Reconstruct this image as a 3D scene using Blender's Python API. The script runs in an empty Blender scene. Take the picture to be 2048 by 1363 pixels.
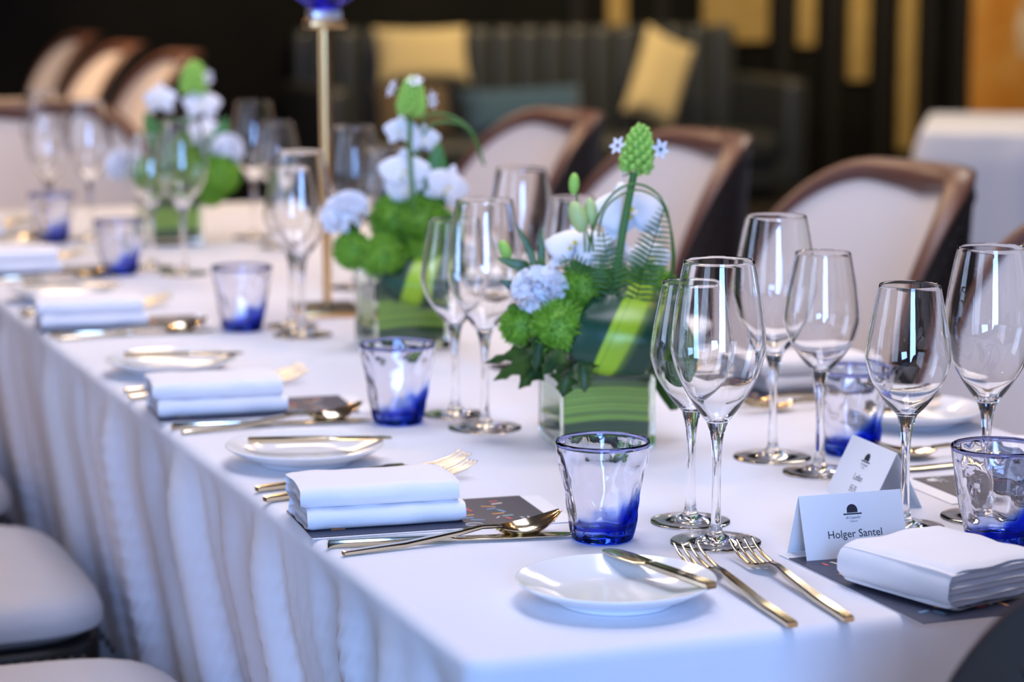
import bpy, bmesh, math, random
from mathutils import Vector, Matrix, noise
PI = math.pi
sc = bpy.context.scene
COL = sc.collection
TOP = 0.75                                   # height of the cloth-covered table top

# ------------------------------------------------------------------ camera
IMG_W, IMG_H, FPX, HORIZON, VPX, EYE = 2048, 1363, 5000.0, -90.0, -907.0, 0.53
PITCH = math.atan((IMG_H / 2 - HORIZON) / FPX)
YAW = math.atan((IMG_W / 2 - VPX) / (FPX / math.cos(PITCH)))
FWD = Vector((math.sin(YAW) * math.cos(PITCH), math.cos(YAW) * math.cos(PITCH), -math.sin(PITCH)))
RGT = Vector((math.cos(YAW), -math.sin(YAW), 0))
UPV = RGT.cross(FWD)
EYEPOS = Vector((-0.62482, -1.72628, TOP + EYE))
cam = bpy.data.cameras.new('camera'); cam.sensor_width = 36; cam.lens = FPX / IMG_W * 36
cam.dof.use_dof = True; cam.dof.focus_distance = 2.26; cam.dof.aperture_fstop = 4.2
cam.clip_start = 0.05
camo = bpy.data.objects.new('camera', cam); COL.objects.link(camo)
camo.matrix_world = Matrix((( RGT.x, UPV.x, -FWD.x, EYEPOS.x), (RGT.y, UPV.y, -FWD.y, EYEPOS.y), (RGT.z, UPV.z, -FWD.z, EYEPOS.z), (0, 0, 0, 1)))
sc.camera = camo

def ray(x, y): return FWD + RGT * ((x - IMG_W / 2) / FPX) - UPV * ((y - IMG_H / 2) / FPX)
def onz(x, y, z=TOP):                        # photo pixel -> point on a level plane
    d = ray(x, y); return EYEPOS + d * ((z - EYEPOS.z) / d.z)
def pd(x, y, d): return EYEPOS + ray(x, y) * d   # photo pixel at a known distance

# ------------------------------------------------------------------ world, lights, exposure
sc.view_settings.view_transform = 'Standard'; sc.view_settings.look = 'None'
sc.view_settings.gamma = 1; sc.view_settings.use_curve_mapping = False
sc.view_settings.exposure = 0.03
sc.cycles.max_bounces = 18; sc.cycles.transmission_bounces = 18; sc.cycles.glossy_bounces = 8
sc.cycles.transparent_max_bounces = 24; sc.cycles.diffuse_bounces = 4
sc.cycles.blur_glossy = 0.6; sc.cycles.sample_clamp_indirect = 40.0
sc.cycles.use_denoising = True
w = bpy.data.worlds.new('world'); sc.world = w; w.use_nodes = True
w.node_tree.nodes['Background'].inputs[0].default_value = (0.45, 0.6, 1.0, 1)
w.node_tree.nodes['Background'].inputs[1].default_value = 1.0

def area(name, loc, target, sx, sy, power, col, spread=180):
    l = bpy.data.lights.new(name, 'AREA'); l.shape = 'RECTANGLE'; l.size = sx; l.size_y = sy
    l.energy = power; l.color = col; l.spread = math.radians(spread)
    o = bpy.data.objects.new(name, l); COL.objects.link(o); o.location = loc
    o.rotation_euler = (Vector(target) - Vector(loc)).to_track_quat('-Z', 'Y').to_euler()
    return o
def spot(name, loc, target, power, col, ang, r=0.05, blend=0.6):
    l = bpy.data.lights.new(name, 'SPOT'); l.energy = power; l.color = col
    l.spot_size = math.radians(ang); l.spot_blend = blend; l.shadow_soft_size = r
    o = bpy.data.objects.new(name, l); COL.objects.link(o); o.location = loc
    o.rotation_euler = (Vector(target) - Vector(loc)).to_track_quat('-Z', 'Y').to_euler()
    return o
WIN_Y = (-1.6, 2.2)
for i, y in enumerate(WIN_Y):                # daylight in the tall windows of the left wall
    area('window_daylight', (-3.42, y, 1.75), (0.5, y, 1.0), 1.5, 2.3, 34, (0.56, 0.70, 1.0))
WIN_X = (-1.2,)
for i, x in enumerate(WIN_X):                # window in the wall behind the viewer
    area('window_daylight_end', (x, -4.92, 1.75), (x, 0, 1.0), 1.5, 2.3, 300, (0.27, 0.48, 1.0))
for i, y in enumerate((0.2, 1.9)):           # ceiling panel lamps over the table
    area('ceiling_panel_light', (0.6, y, 3.12), (0.6, y, 0), 1.0, 1.0, 30, (0.84, 0.83, 1.0))
for i, y in enumerate((3.9, 6.6, 8.2)):
    area('ceiling_panel_light_far', (1.0, y, 3.12), (1.0, y, 0), 0.8, 0.8, 34, (1.0, 0.72, 0.46))
for x, y in ((1.5, 1.2), (1.5, 2.8), (2.1, 0.2)):
    spot('ceiling_spotlight', (x, y, 3.1), (x, y, 0), 20, (1.0, 0.62, 0.32), 100, 0.035)
area('side_table_fill', (3.4, 4.9, 3.12), (3.4, 4.9, 0), 0.8, 0.8, 40, (1.0, 0.86, 0.7))  # added fill that brightens the side table cloth, no known fixture
for x, y in ((1.7, 3.6), (-0.7, 3.1), (2.5, 5.6), (-1.1, 0.9), (2.3, 1.3)):   # small warm bulbs
    l = bpy.data.lights.new('ceiling_bulb', 'POINT'); l.energy = 9; l.color = (1.0, 0.58, 0.28); l.shadow_soft_size = 0.03
    o = bpy.data.objects.new('ceiling_bulb', l); COL.objects.link(o); o.location = (x, y, 2.75)
for x in (0.3, 0.4):
    spot('chair_fill_spot', (x, 7.0 + x, 3.1), (1.5, 7.6, 0.8), 170, (1.0, 0.66, 0.36), 60, 0.05)  # added fill to warm the distant chair backs, unseen source
for x in (3.5, 5.1, 7.2):
    spot('wall_fill_spot', (x, 8.9, 3.1), (x, 10.6, 0.8), 260, (1.0, 0.74, 0.42), 75, 0.06)  # added wall wash lifting the gold inlays, amber slab and cushions

# ------------------------------------------------------------------ materials
MATS = {}
def mat(name, col, rough=0.5, metal=0.0, spec=0.5, sheen=0.0, coat=0.0, bump=None, var=None, trans=0.0, sss=0.0):
    if name in MATS: return MATS[name]
    m = bpy.data.materials.new(name); m.use_nodes = True; nt = m.node_tree
    b = nt.nodes['Principled BSDF']
    b.inputs['Base Color'].default_value = (*col, 1); b.inputs['Roughness'].default_value = rough
    b.inputs['Metallic'].default_value = metal; b.inputs['Specular IOR Level'].default_value = spec
    b.inputs['Sheen Weight'].default_value = sheen; b.inputs['Coat Weight'].default_value = coat
    if sss:
        b.inputs['Subsurface Weight'].default_value = sss; b.inputs['Subsurface Radius'].default_value = (0.004, 0.006, 0.003)
    if trans: b.inputs['Transmission Weight'].default_value = trans
    tc = nt.nodes.new('ShaderNodeTexCoord')
    if var:                                   # (scale, second colour)
        n = nt.nodes.new('ShaderNodeTexNoise'); n.inputs['Scale'].default_value = var[0]; n.inputs['Detail'].default_value = 4
        r = nt.nodes.new('ShaderNodeValToRGB'); r.color_ramp.elements[0].color = (*col, 1); r.color_ramp.elements[1].color = (*var[1], 1)
        r.color_ramp.elements[0].position = 0.35; r.color_ramp.elements[1].position = 0.68
        nt.links.new(tc.outputs['Object'], n.inputs['Vector']); nt.links.new(n.outputs['Fac'], r.inputs['Fac'])
        nt.links.new(r.outputs['Color'], b.inputs['Base Color'])
    if bump:                                  # (scale, strength, distance)
        n = nt.nodes.new('ShaderNodeTexNoise'); n.inputs['Scale'].default_value = bump[0]; n.inputs['Detail'].default_value = 5
        k = nt.nodes.new('ShaderNodeBump'); k.inputs['Strength'].default_value = bump[1]; k.inputs['Distance'].default_value = bump[2]
        nt.links.new(tc.outputs['Object'], n.inputs['Vector']); nt.links.new(n.outputs['Fac'], k.inputs['Height'])
        nt.links.new(k.outputs['Normal'], b.inputs['Normal'])
    MATS[name] = m; return m

def glass_mat(name, col=(1, 1, 1), ior=1.5, rough=0.0):
    m = bpy.data.materials.new(name); m.use_nodes = True; nt = m.node_tree; nt.nodes.clear()
    o = nt.nodes.new('ShaderNodeOutputMaterial'); g = nt.nodes.new('ShaderNodeBsdfGlass')
    g.inputs['Color'].default_value = (*col, 1); g.inputs['IOR'].default_value = ior; g.inputs['Roughness'].default_value = rough
    nt.links.new(g.outputs[0], o.inputs[0]); MATS[name] = m; return m

def tumbler_mat(name):
    m = glass_mat(name, (1, 1, 1), 1.5); nt = m.node_tree; g = [n for n in nt.nodes if n.type == 'BSDF_GLASS'][0]
    tc = nt.nodes.new('ShaderNodeTexCoord'); sep = nt.nodes.new('ShaderNodeSeparateXYZ')
    nt.links.new(tc.outputs['Object'], sep.inputs[0])
    nz = nt.nodes.new('ShaderNodeTexNoise'); nz.inputs['Scale'].default_value = 26; nz.inputs['Detail'].default_value = 3
    mp = nt.nodes.new('ShaderNodeMapping'); mp.inputs['Scale'].default_value = (1, 1, 0.45)
    nt.links.new(tc.outputs['Object'], mp.inputs[0]); nt.links.new(mp.outputs[0], nz.inputs['Vector'])
    def M(op, a, b=None):
        n = nt.nodes.new('ShaderNodeMath'); n.operation = op
        for i, v in enumerate((a, b)):
            if v is None: continue
            if isinstance(v, (int, float)): n.inputs[i].default_value = v
            else: nt.links.new(v, n.inputs[i])
        return n.outputs[0]
    # the blue sits in the base and runs up one side
    side = M('MULTIPLY', M('MAXIMUM', M('ADD', sep.outputs['X'], -0.012), 0.0), 1.35)
    nzc = M('MULTIPLY', M('ADD', nz.outputs['Fac'], -0.5), 0.05)
    hgt = M('SUBTRACT', M('SUBTRACT', sep.outputs['Z'], side), nzc)
    r = nt.nodes.new('ShaderNodeMapRange'); r.interpolation_type = 'SMOOTHSTEP'
    r.inputs['From Min'].default_value = 0.002; r.inputs['From Max'].default_value = 0.021
    nt.links.new(hgt, r.inputs['Value'])
    ramp = nt.nodes.new('ShaderNodeValToRGB')
    ramp.color_ramp.elements[0].color = (0.10, 0.20, 0.80, 1); ramp.color_ramp.elements[1].color = (0.965, 0.97, 1.0, 1)
    e = ramp.color_ramp.elements.new(0.5); e.color = (0.55, 0.68, 0.98, 1)
    nt.links.new(r.outputs['Result'], ramp.inputs['Fac']); nt.links.new(ramp.outputs[0], g.inputs['Color'])
    return m

def stripe_leaf_mat(name, across, dark, light, centre=0.0, half=0.16, rough=0.32, lines=0.0):
    # a dark leaf with a pale band along it; `across` = UV-like attribute axis (0..1 stored in UV.x)
    m = bpy.data.materials.new(name); m.use_nodes = True; nt = m.node_tree; b = nt.nodes['Principled BSDF']
    b.inputs['Roughness'].default_value = rough
    uv = nt.nodes.new('ShaderNodeUVMap'); sep = nt.nodes.new('ShaderNodeSeparateXYZ'); nt.links.new(uv.outputs[0], sep.inputs[0])
    wv = nt.nodes.new('ShaderNodeTexNoise'); wv.noise_dimensions = '1D'; wv.inputs['Scale'].default_value = across
    nt.links.new(sep.outputs['X'], wv.inputs['W'])
    ramp = nt.nodes.new('ShaderNodeValToRGB'); cr = ramp.color_ramp; cr.interpolation = 'LINEAR'
    cr.elements[0].position = 0; cr.elements[0].color = (*dark, 1); cr.elements[1].position = 1; cr.elements[1].color = (*dark, 1)
    for p, c in ((centre - half - 0.03, dark), (centre - half, light), (centre - half * 0.55, light), (centre - half * .5, tuple((a * .5 + d * .5) for a, d in zip(light, dark))), (centre - half * .4, light), (centre + half, light), (centre + half + 0.05, tuple((a * .25 + d * .75) for a, d in zip(light, dark))), (centre + half + .12, dark)):
        e = cr.elements.new(p); e.color = (*c, 1)
    nt.links.new(sep.outputs['X'], ramp.inputs['Fac'])
    mx = nt.nodes.new('ShaderNodeMixRGB'); mx.blend_type = 'MULTIPLY'; mx.inputs['Fac'].default_value = lines
    nt.links.new(ramp.outputs[0], mx.inputs[1])
    r2 = nt.nodes.new('ShaderNodeValToRGB'); r2.color_ramp.elements[0].position = .35; r2.color_ramp.elements[1].position = .6
    r2.color_ramp.elements[0].color = (.25, .35, .25, 1)
    nt.links.new(wv.outputs['Fac'], r2.inputs['Fac']); nt.links.new(r2.outputs[0], mx.inputs[2])
    nt.links.new(mx.outputs[0], b.inputs['Base Color']); MATS[name] = m; return m

CLOTH = mat('white_table_linen', (0.80, 0.80, 0.84), 0.85, sheen=0.2, spec=0.2, bump=(9.0, 0.25, 0.01))
NAPKIN = mat('white_napkin_linen', (0.88, 0.87, 0.90), 0.8, sheen=0.2, spec=0.2, bump=(60, 0.12, 0.003))
GLASS = glass_mat('clear_crystal', (1, 1, 1), 1.5)
VASEGLASS = glass_mat('vase_glass', (0.95, 0.98, 0.96), 1.45)
BLUEGLOBE = glass_mat('violet_blue_glass', (0.45, 0.45, 0.98), 1.4, 0.05)
TUMBLER = tumbler_mat('blue_footed_glass')
RIMGLASS = glass_mat('dark_blue_rim_glass', (0.62, 0.65, 0.86), 1.5)
PORCELAIN = mat('white_porcelain', (0.86, 0.88, 0.90), 0.12, spec=0.5)
GOLD = mat('champagne_gold_metal', (0.66, 0.57, 0.41), 0.14, 1.0)
BRASS = mat('satin_brass', (0.82, 0.50, 0.21), 0.32, 1.0)
NAVY = mat('navy_card', (0.035, 0.04, 0.075), 0.45)
PAPER = mat('white_paper', (0.88, 0.89, 0.92), 0.7, spec=0.3)
INK = mat('black_ink', (0.02, 0.022, 0.04), 0.6)
CREAM = mat('cream_fabric', (0.80, 0.70, 0.62), 0.85, sheen=0.2, spec=0.2, bump=(350, 0.15, 0.002))
SEATF = mat('seat_fabric', (0.44, 0.42, 0.43), 0.8, sheen=0.2, spec=0.25, bump=(14, 0.35, 0.01))
BROWN = mat('brown_leather', (0.115, 0.048, 0.034), 0.40, spec=0.5, bump=(160, 0.12, 0.002))
DARKL = mat('dark_brown_leather', (0.048, 0.036, 0.030), 0.5, spec=0.45, bump=(220, 0.25, 0.002))
BLACKW = mat('black_wood', (0.015, 0.014, 0.013), 0.4)
NAIL = mat('dark_bronze_nail', (0.10, 0.085, 0.07), 0.35, 1.0)
SOFAL = mat('charcoal_leather', (0.032, 0.037, 0.039), 0.42, spec=0.5, bump=(40, 0.2, 0.004))
PILLOWG = mat('gold_fabric', (0.50, 0.41, 0.21), 0.75, sheen=0.3, bump=(80, 0.2, 0.004))
PILLOWB = mat('teal_blue_fabric', (0.02, 0.065, 0.125), 0.8, sheen=0.3, bump=(80, 0.2, 0.004))
WALLD = mat('dark_panel_wall', (0.004, 0.004, 0.004), 0.6, spec=0.08, var=(3, (0.007, 0.007, 0.006)))
GOLDP = mat('gold_wall_panel', (0.42, 0.29, 0.09), 0.5, 0.2, var=(14, (0.50, 0.36, 0.13)))
AMBER = mat('amber_stone', (0.52, 0.20, 0.02), 0.35, var=(3.2, (0.66, 0.36, 0.10)))
PALE = mat('pale_stone', (0.75, 0.68, 0.55), 0.4, var=(9, (0.55, 0.40, 0.22)))
FLOORM = mat('dark_carpet', (0.022, 0.020, 0.019), 0.9, spec=0.1, bump=(90, 0.4, 0.01))
CEILM = mat('dark_ceiling', (0.10, 0.095, 0.09), 0.8)
WALLM = mat('dim_wall', (0.05, 0.047, 0.045), 0.7)
WINFR = mat('dark_window_frame', (0.03, 0.03, 0.03), 0.5)
STEM = mat('green_stem', (0.075, 0.21, 0.035), 0.45)
LEAFD = mat('dark_green_leaf', (0.022, 0.085, 0.022), 0.38, var=(45, (0.10, 0.21, 0.03)))
LEAFM = mat('mid_green_leaf', (0.06, 0.20, 0.03), 0.45)
FERN = mat('fern_green', (0.05, 0.17, 0.045), 0.5)
BALL = mat('bright_green_bristle', (0.13, 0.33, 0.02), 0.6, sss=0.0, var=(3.5, (0.26, 0.50, 0.04)))
BUD = mat('pale_green_bud', (0.48, 0.62, 0.24), 0.5)
LIMEB = mat('lime_bud', (0.34, 0.62, 0.10), 0.5)
WHITEP = mat('white_petal', (0.93, 0.92, 0.95), 0.6, sheen=0.2)
YEL = mat('yellow_lip', (0.75, 0.65, 0.05), 0.5)
PISTIL = mat('dark_pistil', (0.02, 0.025, 0.02), 0.4)
LEAFBAND = stripe_leaf_mat('lime_striped_leaf', 30, (0.010, 0.065, 0.035), (0.36, 0.62, 0.025), 0.5, 0.13)
LINING = stripe_leaf_mat('vase_lining_leaf', 16, (0.03, 0.12, 0.02), (0.46, 0.70, 0.05), 0.50, 0.26, 0.4, 0.85)

# ------------------------------------------------------------------ mesh helpers
def mesh_of(bm, name, m, sharp=None, smooth=True):
    bmesh.ops.recalc_face_normals(bm, faces=bm.faces) if bm.faces and not getattr(bm, 'keep', False) else None
    me = bpy.data.meshes.new(name); bm.to_mesh(me); bm.free()
    me.materials.append(m)
    if smooth:
        me.shade_smooth()
        if sharp: me.set_sharp_from_angle(angle=math.radians(sharp))
    return me
def raw_mesh(name, V, F, m, smooth=True, sharp=None, uv=None):
    me = bpy.data.meshes.new(name); me.from_pydata([tuple(v) for v in V], [], F); me.update()
    me.materials.append(m)
    if uv is not None:
        l = me.uv_layers.new(name='UVMap')
        for lp in me.loops: l.data[lp.index].uv = uv[lp.vertex_index]
    if smooth:
        me.shade_smooth()
        if sharp: me.set_sharp_from_angle(angle=math.radians(sharp))
    return me
def ob(name, me, parent=None, loc=(0, 0, 0), rot=(0, 0, 0), scale=(1, 1, 1)):
    o = bpy.data.objects.new(name, me); COL.objects.link(o)
    o.location = loc; o.rotation_euler = rot; o.scale = scale
    if parent is not None: o.parent = parent
    return o
def tag(o, label, cat, group=None):
    o['label'] = label; o['category'] = cat
    if group: o['group'] = group
    return o
def thing(name, label, cat, loc=(0, 0, 0), rotz=0.0, group=None):
    o = bpy.data.objects.new(name, None); COL.objects.link(o); o.empty_display_size = 0.05
    o.location = loc; o.rotation_euler = (0, 0, rotz)
    return tag(o, label, cat, group)
def struct(name, me, parent=None):
    o = ob(name, me, parent)
    if parent is None: o['kind'] = 'structure'
    return o

def box(bm, x0, x1, y0, y1, z0, z1, bev=0.0, seg=2, mtx=None):
    v = [bm.verts.new((x, y, z)) for x in (x0, x1) for y in (y0, y1) for z in (z0, z1)]
    fs = [bm.faces.new([v[i] for i in q]) for q in ((0, 1, 3, 2), (4, 6, 7, 5), (0, 4, 5, 1), (2, 3, 7, 6), (0, 2, 6, 4), (1, 5, 7, 3))]
    geo = v
    if bev:
        es = list({e for f in fs for e in f.edges})
        r = bmesh.ops.bevel(bm, geom=es, offset=bev, segments=seg, affect='EDGES', profile=0.5)
        geo = list({q for f in r['faces'] for q in f.verts} | {q for q in v if q.is_valid})
    if mtx is not None: bmesh.ops.transform(bm, matrix=mtx, verts=[q for q in geo if q.is_valid])
def boxmesh(name, dims, m, bev=0.0, seg=2):
    bm = bmesh.new(); box(bm, *dims, bev, seg)
    return mesh_of(bm, name, m, 40, bev > 0)

def crom(pts, n):                             # Catmull-Rom through 2-D or 3-D points
    out = []; P = [Vector(p) for p in pts]
    P = [P[0] * 2 - P[1]] + P + [P[-1] * 2 - P[-2]]
    for i in range(1, len(P) - 2):
        for k in range(n):
            t = k / n; a, b, c, d = P[i - 1], P[i], P[i + 1], P[i + 2]
            out.append(0.5 * ((2 * b) + (c - a) * t + (2 * a - 5 * b + 4 * c - d) * t * t + (3 * b - a - 3 * c + d) * t ** 3))
    out.append(P[-2]); return out

def revolve(name, prof, m, seg=40, sharp=None, warp=None):
    V, F, rings = [], [], []
    for r, z in prof:
        if abs(r) < 1e-6: rings.append([len(V)]); V.append((0, 0, z)); continue
        ring = []
        for k in range(seg):
            a = 2 * PI * k / seg; q = Vector((r * math.cos(a), r * math.sin(a), z))
            if warp: q = warp(q, a)
            ring.append(len(V)); V.append(q)
        rings.append(ring)
    for A, B in zip(rings, rings[1:]):
        for k in range(seg):
            j = (k + 1) % seg
            if len(A) == 1 and len(B) == 1: continue
            if len(A) == 1: F.append((A[0], B[j], B[k]))
            elif len(B) == 1: F.append((A[k], A[j], B[0]))
            else: F.append((A[k], A[j], B[j], B[k]))
    return raw_mesh(name, V, F, m, True, sharp)

def tube_geo(V, F, pts, rad, seg=8, cap=True):
    pts = [Vector(p) for p in pts]; n = len(pts); base = len(V)
    t0 = (pts[1] - pts[0]).normalized(); up = Vector((0, 0, 1)) if abs(t0.z) < 0.9 else Vector((1, 0, 0))
    nrm = t0.cross(up).normalized()
    for i, p in enumerate(pts):
        t = (pts[min(i + 1, n - 1)] - pts[max(i - 1, 0)]).normalized()
        nrm = (nrm - t * nrm.dot(t)).normalized(); bn = t.cross(nrm)
        r = rad[i] if isinstance(rad, (list, tuple)) else rad
        for k in range(seg):
            a = 2 * PI * k / seg; V.append(p + nrm * (r * math.cos(a)) + bn * (r * math.sin(a)))
    for i in range(n - 1):
        for k in range(seg):
            j = (k + 1) % seg; F.append((base + i * seg + k, base + i * seg + j, base + (i + 1) * seg + j, base + (i + 1) * seg + k))
    if cap:
        F.append(tuple(base + k for k in reversed(range(seg)))); F.append(tuple(base + (n - 1) * seg + k for k in range(seg)))
def tube(name, pts, rad, m, seg=8):
    V, F = [], []; tube_geo(V, F, pts, rad, seg); return raw_mesh(name, V, F, m, True, 60)

def strip_geo(V, F, UV, pts, widths, side, cup=0.0, nx=4, thick=0.0006):
    # a leaf or petal: ribbon along pts, `side` vectors across, cupped, with a real thickness
    pts = [Vector(p) for p in pts]; n = len(pts); base = len(V)
    for layer in (0, 1):
        for i, p in enumerate(pts):
            t = (pts[min(i + 1, n - 1)] - pts[max(i - 1, 0)]).normalized()
            s = Vector(side[i] if isinstance(side, list) else side); s = (s - t * s.dot(t)).normalized(); nn = s.cross(t)
            for k in range(nx + 1):
                u = k / nx * 2 - 1
                V.append(p + s * (u * widths[i] * 0.5) + nn * (cup * widths[i] * (u * u - 0.4) - layer * thick)); UV.append((k / nx, i / (n - 1)))
    W = nx + 1; L = n * W
    for i in range(n - 1):
        for k in range(nx):
            a = base + i * W + k; F.append((a, a + 1, a + W + 1, a + W)); F.append((L + a, L + a + W, L + a + W + 1, L + a + 1))
    for i in range(n - 1):
        a = base + i * W; F.append((a, a + W, L + a + W, L + a)); a += nx; F.append((a, L + a, L + a + W, a + W))
    for k in range(nx):
        a = base + k; F.append((a, L + a, L + a + 1, a + 1)); a = base + (n - 1) * W + k; F.append((a, a + 1, L + a + 1, L + a))
def blob_geo(V, F, c, ax, r, length, seg=8, rings=5):
    ax = Vector(ax).normalized(); u = ax.orthogonal().normalized(); v = ax.cross(u); base = len(V); c = Vector(c)
    V.append(c - ax * length / 2)
    for i in range(1, rings):
        f = PI * i / rings
        for k in range(seg):
            a = 2 * PI * k / seg; V.append(c - ax * (length / 2 * math.cos(f)) + (u * math.cos(a) + v * math.sin(a)) * (r * math.sin(f)))
    V.append(c + ax * length / 2); last = len(V) - 1
    for k in range(seg): F.append((base, base + 1 + (k + 1) % seg, base + 1 + k))
    for i in range(rings - 2):
        for k in range(seg):
            j = (k + 1) % seg; a = base + 1 + i * seg; F.append((a + k, a + j, a + seg + j, a + seg + k))
    a = base + 1 + (rings - 2) * seg
    for k in range(seg): F.append((a + k, a + (k + 1) % seg, last))
def text_mesh(body, size, m, name, align='CENTER', shear=0.0, ext=0.0, bold=0.0):
    cu = bpy.data.curves.new(name, 'FONT'); cu.body = body; cu.size = size; cu.align_x = align; cu.align_y = 'CENTER'
    cu.shear = shear; cu.extrude = ext; cu.offset = bold; cu.resolution_u = 3
    o = bpy.data.objects.new(name, cu); COL.objects.link(o)
    dg = bpy.context.evaluated_depsgraph_get(); me = bpy.data.meshes.new_from_object(o.evaluated_get(dg))
    bpy.data.objects.remove(o); bpy.data.curves.remove(cu); me.materials.clear(); me.materials.append(m); return me

# ------------------------------------------------------------------ the room
RX0, RX1, RY0, RY1, RZ = -3.5, 9.0, -5.0, 10.9, 3.2
struct('floor', boxmesh('floor', (RX0 - .2, RX1 + .2, RY0 - .2, RY1 + .2, -0.1, 0), FLOORM))
struct('ceiling', boxmesh('ceiling', (RX0 - .2, RX1 + .2, RY0 - .2, RY1 + .2, RZ, RZ + .1), CEILM))
wb = struct('wall_back', boxmesh('wall_back', (RX0 - .2, RX1 + .2, RY1, RY1 + .2, 0, RZ), WALLD))
struct('wall_right', boxmesh('wall_right', (RX1, RX1 + .2, RY0, RY1, 0, RZ), WALLM))
def wall_with_windows(name, along_y, cs):
    bm = bmesh.new(); hw = 0.75; z0, z1 = 0.6, 2.9
    lo, hi = (RY0, RY1) if along_y else (RX0, RX1)
    def bx(a, b, c, d):
        if along_y: box(bm, RX0 - .2, RX0, a, b, c, d)
        else: box(bm, a, b, RY0 - .2, RY0, c, d)
    p = lo
    for c in cs:
        bx(p, c - hw, 0, RZ); bx(c - hw, c + hw, 0, z0); bx(c - hw, c + hw, z1, RZ); p = c + hw
    bx(p, hi, 0, RZ)
    return struct(name, mesh_of(bm, name, WALLM, smooth=False))
wl = wall_with_windows('wall_left', True, WIN_Y); wf = wall_with_windows('wall_front', False, WIN_X)
PANE = mat('window_pane', (0.8, 0.9, 1.0), 0.02, trans=1.0)
def window(i, along_y, c):
    bm = bmesh.new(); a = 0.75
    for q in ((-a, -a + .06, .6, 2.9), (a - .06, a, .6, 2.9), (-.03, .03, .6, 2.9), (-a, a, .6, .66), (-a, a, 2.84, 2.9), (-a, a, 1.72, 1.78)):
        if along_y: box(bm, RX0 - .13, RX0 - .07, c + q[0], c + q[1], q[2], q[3])
        else: box(bm, c + q[0], c + q[1], RY0 - .13, RY0 - .07, q[2], q[3])
    f = struct('window_%d' % i, mesh_of(bm, 'window', WINFR, smooth=False))
    d = (RX0 - .105, RX0 - .095, c - a, c + a, .6, 2.9) if along_y else (c - a, c + a, RY0 - .105, RY0 - .095, .6, 2.9)
    ob('pane', boxmesh('pane', d, PANE), f)
k = 1
for y in WIN_Y: window(k, True, y); k += 1
for x in WIN_X: window(k, False, x); k += 1

# gold inlays on the dark back wall
def at_back(x, y, Y=RY1):
    d = ray(x, y); return EYEPOS + d * ((Y - EYEPOS.y) / d.y)
for x0, x1, yb in ((1213, 1250, 62), (1402, 1532, 84), (1592, 1626, 92), (1692, 1732, 160), (1792, 1822, 300)):
    a, b = at_back(x0, yb), at_back(x1, yb)
    ob('gold_panel', boxmesh('gold_panel', (a.x, b.x, RY1 - .03, RY1 + .01, a.z, 2.75), GOLDP, .006), wb)
for px in (1150, 1320, 1560, 1660, 1760, 1850):    # dark battens between the panels
    a = at_back(px, 0); ob('batten', boxmesh('batten', (a.x - .035, a.x + .035, RY1 - .05, RY1 + .01, 0, RZ), BLACKW, .006), wb)

# ------------------------------------------------------------------ table and cloth
TW, TL = 0.89, 3.55
t = thing('banquet_table', 'long banquet table hidden under the white floor-length cloth', 'table', (0, 0, 0))
ob('tabletop', boxmesh('tabletop', (.02, TW - .02, .02, TL - .02, TOP - .035, TOP - .006), BLACKW, .004), t)
for x in (.24, TW - .24):
    for y in (.25, TL / 2, TL - .25):
        ob('leg', boxmesh('leg', (x - .025, x + .025, y - .025, y + .025, 0, TOP - .035), BLACKW, .003), t)

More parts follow.
